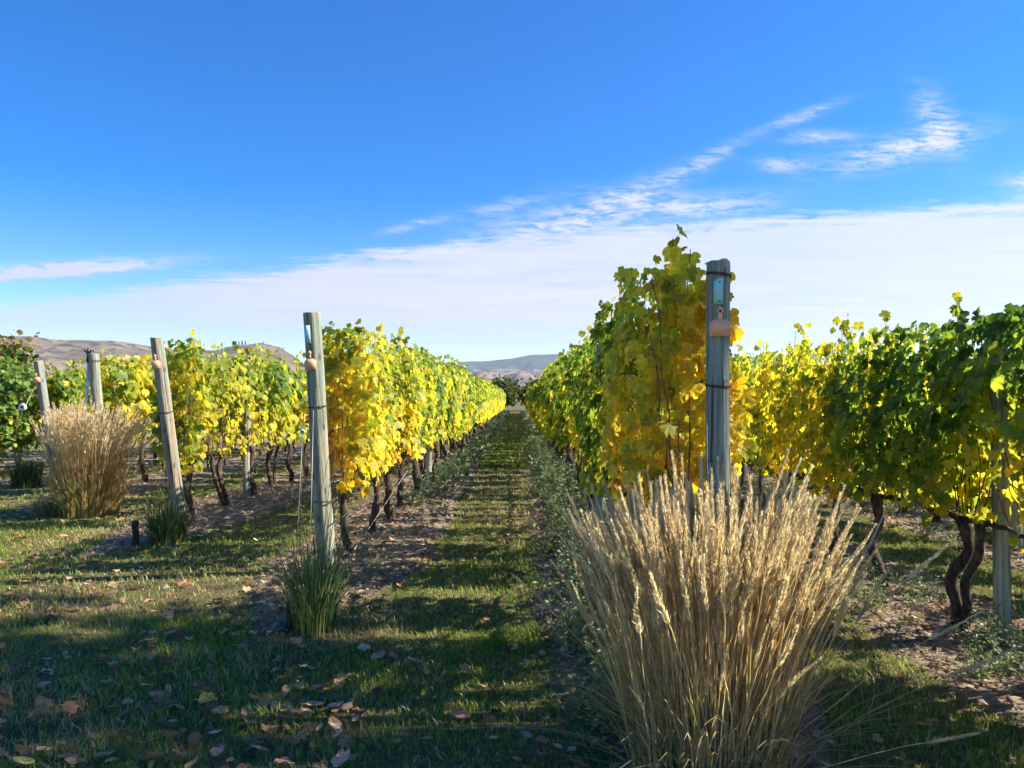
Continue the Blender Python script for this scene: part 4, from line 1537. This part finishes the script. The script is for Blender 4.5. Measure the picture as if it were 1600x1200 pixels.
# ------------------------------------------------------------------ fallen leaves
def dead_leaf_mesh(seed):
    rg = np.random.default_rng(seed)
    maple = seed % 3 == 0
    n = 16
    a = np.arange(n) / n * 2 * np.pi
    if maple:
        r = 0.36 + 0.16 * np.abs(np.cos(a * 2.5)) ** 0.7
    else:
        r = 0.30 + 0.10 * np.cos(a) ** 2 + 0.09 * np.exp(-((a - 0.0 + np.pi) % (2 * np.pi) - np.pi) ** 2 * 6)
    r = r * (1 + rg.normal(0, 0.05, n))
    P = np.concatenate([[[0, 0]], np.stack([np.cos(a) * r * 0.5, np.sin(a) * r * 0.5], 1), np.stack([np.cos(a) * r, np.sin(a) * r * (0.85 if maple else 0.72)], 1)])
    curl, cup = rg.uniform(0.2, 1.5), rg.uniform(-0.5, 1.0)
    z = curl * P[:, 1] ** 2 + cup * P[:, 0] ** 2 * 0.8 + rg.normal(0, 0.018, len(P))
    V = np.concatenate([P, z[:, None]], 1)
    V[:, 2] -= V[:, 2].min()
    T = []
    for k in range(n):
        j = (k + 1) % n
        T += [(0, 1 + k, 1 + j), (1 + k, 1 + n + k, 1 + n + j), (1 + k, 1 + n + j, 1 + j)]
    st, tt = tube([(-0.30, 0, V[:, 2].min() + 0.05), (-0.45, 0.02, 0.02), (-0.62, 0.05, 0.03)], 0.012, 3, False)
    T = np.concatenate([np.array(T), tt + len(V)])
    V = np.concatenate([V, st])
    return mesh_from('fallen_leaf', V, T, M_dead, None, True)


DEAD = [dead_leaf_mesh(k) for k in range(9)]
DCOL = {'tan': (0.48, 0.25, 0.10), 'pinkish brown': (0.50, 0.25, 0.14), 'dark brown': (0.14, 0.07, 0.04), 'pale tan': (0.58, 0.41, 0.27), 'rusty orange': (0.48, 0.20, 0.06), 'yellow': (0.58, 0.40, 0.08)}


def put_leaf(x, y, s, colname, label, rr, group):
    q = rr.randrange(len(DEAD))
    label = label.replace('SHAPE', ('large ' if s > 0.078 else 'small ') + ('lobed ' if q % 3 == 0 else 'oval ' if q % 3 == 1 else 'curled '))
    o = ob('fallen_leaf', DEAD[q], None, (x, y, gz1(x, y) + 0.032 + 0.0 * float(soil_amt(np.array([x]), np.array([y]))[0]) + 0.008 * rr.random()),
           (rr.uniform(-0.35, 0.35), rr.uniform(-0.35, 0.35), rr.random() * 6.28), s)
    if rr.random() < 0.2: o.rotation_euler[0] += math.pi * 0.9
    c = DCOL.get(colname, (0.3, 0.04, 0.03))
    f = rr.uniform(0.75, 1.25)
    o.color = (c[0] * f, c[1] * f, c[2] * f, 1)
    tag(o, label, 'leaf', group)


def fallen():
    rr = random.Random(23)
    put_leaf(-0.265, 3.42, 0.12, 'pinkish brown', 'big pinkish maple-like leaf in the sunny patch on the grass path', rr, 'single fallen leaves')
    put_leaf(-2.16, 4.35, 0.10, 'red', 'only red leaf lying on the dark lawn', rr, 'single fallen leaves')
    n = 0
    while n < 285:
        y = 2.95 + 6.3 * rr.random() ** 1.35
        x = rr.uniform(-0.76 * y, 0.72 * y)
        wgt = 1.0 if x < -0.7 else 0.28 if x < 0.15 else 0.16
        if x < -1.0 and float(n2(np.array([x]), np.array([y]), 1.3, 88)[0]) < 0.38: wgt *= 0.3
        if -0.2 < x - 0.05 < 0.45: wgt = 0.8
        if rr.random() > wgt: continue
        colname = rr.choices(list(DCOL), (30, 27, 24, 4, 12, 3))[0]
        if x < -2.6: zone = ('lawn at the lower left corner' if x < -0.55 * y else 'lawn left of the nearer rush') if y < 5.0 else 'lawn before the golden grass' if x < -3.6 else 'lawn before the pale tan post'
        elif x < -0.8: zone = ('bottom edge of the lawn below the nearer rush' if y < 3.8 else 'lawn in front of the nearer green rush') if y < 4.7 else 'soil round the nearer green rush'
        elif x < 0.1: zone = 'near end of the grass path' if y < 4.5 else 'grass path beside the nearer rush'
        elif x < 1.3: zone = 'soil edge right of the path'
        else: zone = 'turf and soil right of the big grass'
        put_leaf(x, y, 0.055 + 0.048 * rr.random() ** 1.3, colname, f'SHAPE{colname} leaf on the {zone}', rr, 'leaves fallen on the ground')
        n += 1


fallen()


def leaf_crumbs():
    """the many smaller dead leaves lying deeper in the turf and along the soil edges"""
    rg = np.random.default_rng(29)
    n = 4200
    y = 2.7 + 12 * rg.random(n) ** 1.4
    x = (rg.random(n) - 0.5) * 1.5 * y
    dens = np.where(x < -0.8, 1.0, 0.35) * smoothstep(0.35, 0.7, n2(x, y, 1.1, 88)) + 0.05
    k = rg.random(n) < dens
    x, y = x[k], y[k]
    n = len(x)
    P = np.stack([x, y, gz(x, y) + 0.022 + 0.012 * rg.random(n)], 1)
    N = norm(np.stack([rg.normal(0, 0.4, n), rg.normal(0, 0.4, n), np.ones(n)], 1))
    Tn = norm(np.cross(N, rg.normal(0, 1, (n, 3))))
    cols = np.array([(0.46, 0.26, 0.12), (0.50, 0.29, 0.18), (0.18, 0.10, 0.06), (0.34, 0.18, 0.09), (0.54, 0.38, 0.23)])
    V, T, C = foliage_geo(LEAF_MID, P, N, Tn, 0.032 + 0.042 * rg.random(n), cols[rg.integers(0, 5, n)] * (0.6 + 0.7 * rg.random((n, 1))), rg)
    tag(ob('dead_leaves', mesh_from('dead_leaves', V, T, M_straw, C, True)), 'small brown dead leaves scattered deep in the turf', 'leaves', kind='stuff')


leaf_crumbs()


# ------------------------------------------------------------------ trees
def tree(x, y, H, crown, seed, label, cols, nleaf, leaf, trunk_r, base_z=None, squash=1.0, clumps=40, twig=True):
    """tapered trunk, limbs, and a crown of leaf clumps; crown = (cx, cy, cz, rx, ry, rz) from the foot"""
    rg = np.random.default_rng(seed)
    root = bpy.data.objects.new('tree', None)
    COL.objects.link(root)
    root.location = (x, y, gz1(x, y))
    tag(root, label, 'tree')
    cx, cy, cz, rx, ry, rz = crown
    g = Geo()
    t = np.linspace(0, 1, 10)
    pts = np.stack([cx * t + rg.normal(0, 0.04 * H / 6, 10).cumsum() * 0.3, cy * t, (cz + rz * 0.5) * t - 0.1], 1)
    V, T = tube(pts, trunk_r * (1.15 - 0.95 * t) * (1 + 0.3 * np.exp(-t * 18)), 9, True, 0.08, seed)
    g.add(V, T)
    cents = []
    for k in range(clumps):
        d = rg.normal(0, 1, 3)
        d /= np.linalg.norm(d)
        rr = rg.random() ** 0.45
        c = np.array([cx + d[0] * rx * rr, cy + d[1] * ry * rr, cz + d[2] * rz * rr])
        cents.append(c)
        f = rg.uniform(0.45, 0.9)
        s0 = np.array([np.interp(f, t, pts[:, q]) for q in range(3)])
        tt = np.linspace(0, 1, 5)
        lp = s0 + (c - s0) * tt[:, None] + np.stack([np.zeros(5), np.zeros(5), 0.12 * rz * np.sin(tt * 3.14)], 1)
        V, T = tube(lp, trunk_r * 0.32 * (1 - 0.85 * tt), 5, False)
        g.add(V, T)
    ob('trunk', g.mesh('trunk', M_treebark, True), root)
    cents = np.array(cents)
    per = nleaf // clumps
    k = np.repeat(np.arange(clumps), per)
    spread = (rx + ry + rz) / 3 * rg.uniform(0.14, 0.32, clumps)
    P = cents[k] + rg.normal(0, 1, (len(k), 3)) * spread[k][:, None] * np.array([1, 1, 0.75])
    n = len(P)
    N = norm(np.stack([rg.normal(0, 1, n), rg.normal(0, 1, n), 0.5 + 0.5 * rg.random(n)], 1))
    Tn = norm(np.cross(N, rg.normal(0, 1, (n, 3))))
    S = leaf * (0.6 + 0.8 * rg.random(n))
    cols = np.array(cols)
    C = cols[rg.integers(0, len(cols), clumps)][k] * 0.5 + cols[rg.integers(0, len(cols), n)] * 0.5
    C = C * (0.7 + 0.6 * rg.random((n, 1)))
    V, T, Cc = foliage_geo(LEAF_LO, P, N, Tn, S, C, rg)
    tag(ob('crown', mesh_from('crown', V, T, M_treeleaf, Cc), root), kind='stuff')


GRN = [(0.04, 0.085, 0.02), (0.06, 0.12, 0.025), (0.03, 0.07, 0.02), (0.16, 0.19, 0.03)]
AUT = [(0.10, 0.13, 0.03), (0.16, 0.15, 0.03), (0.05, 0.09, 0.02), (0.24, 0.15, 0.03)]
tree(-10.3, 13.9, 2.8, (0.1, 0, 1.35, 0.95, 0.9, 0.80), 601, 'dark green bushy tree at the left edge beyond the rows', [tuple(2.3 * v for v in c) for c in GRN] + [(0.36, 0.36, 0.05)], 5200, 0.085, 0.06, clumps=46)
tree(-11.4, 15.4, 3.6, (0.2, 0, 1.9, 0.9, 0.9, 0.9), 602, 'yellowing slender tree peeping over the bushy tree at the left edge', AUT, 3600, 0.09, 0.06, clumps=36)
tree(-1.9, 82, 4.0, (0, 0, 2.3, 2.0, 1.6, 1.5), 603, 'dark shrubby tree closing the far end of the path', AUT[:3], 2600, 0.26, 0.12, clumps=34)
tree(1.6, 84, 4.0, (0, 0, 2.2, 2.0, 1.6, 1.5), 604, 'reddish-brown shrubby tree at the far end of the path', AUT, 2400, 0.26, 0.12, clumps=30)
tree(5.6, 88, 5.0, (0, 0, 2.6, 2.2, 1.8, 1.9), 605, 'taller olive tree behind the far end of the right row', AUT, 2400, 0.28, 0.14, clumps=30)
# trees outside the picture on the sunny side, whose dead leaves lie on the lawn and whose shade falls on it
tree(9.4, 5.2, 12.0, (0, 0, 10.2, 1.9, 1.6, 1.4), 606, 'broad-leaved tree out of the picture, shading the near lawn', AUT, 1000, 0.19, 0.15, clumps=22)
tree(12.2, 4.2, 14.0, (0, 0, 12.9, 2.2, 1.3, 1.2), 607, 'tall broad-leaved tree out of the picture, shading the left lawn', AUT, 700, 0.20, 0.18, clumps=18)


def conifer(x, y, z, H, seed, label):
    rg = np.random.default_rng(seed)
    root = bpy.data.objects.new('conifer', None)
    COL.objects.link(root)
    root.location = (x, y, z)
    V, T = tube([(0, 0, -3), (0, 0, H * 0.5), (0, 0, H)], [H * 0.03, H * 0.02, H * 0.004], 6)
    ob('trunk', mesh_from('trunk', V, T, M_treebark), root)
    n = 220
    f = rg.random(n) ** 0.8
    a = rg.random(n) * 6.28
    r = H * 0.2 * (1.05 - f) * (0.3 + 0.7 * rg.random(n))
    P = np.stack([np.cos(a) * r, np.sin(a) * r, H * (0.15 + 0.85 * f)], 1)
    N = norm(np.stack([np.cos(a), np.sin(a), 0.6 + rg.random(n)], 1))
    Tn = norm(np.cross(N, rg.normal(0, 1, (n, 3))))
    V, T, C = foliage_geo(LEAF_LO, P, N, Tn, H * 0.09 * (0.6 + 0.8 * rg.random(n)), np.tile([(0.025, 0.045, 0.02)], (n, 1)), rg)
    tag(ob('crown', mesh_from('crown', V, T, M_treeleaf, C), root), kind='stuff')
    tag(root, label, 'tree', 'pines on the hilltop')


for k, (px, el, h) in enumerate(((361, 82, 13), (366, 83, 17), (371, 84, 15), (376, 84, 18), (381, 85, 14), (409, 85, 13), (339, 77, 12), (441, 77, 10))):
    Rc = 2600
    az = math.atan((px - 812) / 1150)
    conifer(Rc * math.sin(az), Rc * math.cos(az), (el - 1.5) / 1150 * Rc * math.cos(az) + CAM_H, h, 700 + k,
            'tiny dark pine in the clump on the rounded hilltop' if 350 < px < 390 else f'lone tiny pine on the hilltop {"near its steep edge" if px > 430 else "right of the clump" if px > 390 else "left of the clump"}')


# ------------------------------------------------------------------ haze
def build_haze():
    V, T = box((0, 3800, 245), (14000, 10400, 520))
    V[:, 2] = np.where(V[:, 2] > 0, 560, -12)
    m = bpy.data.materials.new('haze_air')
    m.use_nodes = True
    nt = m.node_tree
    nt.nodes.clear()
    out = nt.nodes.new('ShaderNodeOutputMaterial')
    pv = nt.nodes.new('ShaderNodeVolumePrincipled')
    pv.inputs['Color'].default_value = (0.72, 0.82, 1.0, 1)
    pv.inputs['Density'].default_value = 0.00006
    pv.inputs['Anisotropy'].default_value = 0.2
    nt.links.new(pv.outputs[0], out.inputs['Volume'])
    tag(ob('haze', mesh_from('haze', V, T, m)), 'thin bluish air between the vineyard and the hills', 'haze', kind='stuff')


build_haze()
print('single leaves:', N_LEAVES_PARTS, 'objects:', len(bpy.data.objects), 'tris:', sum(len(m.polygons) for m in bpy.data.meshes))
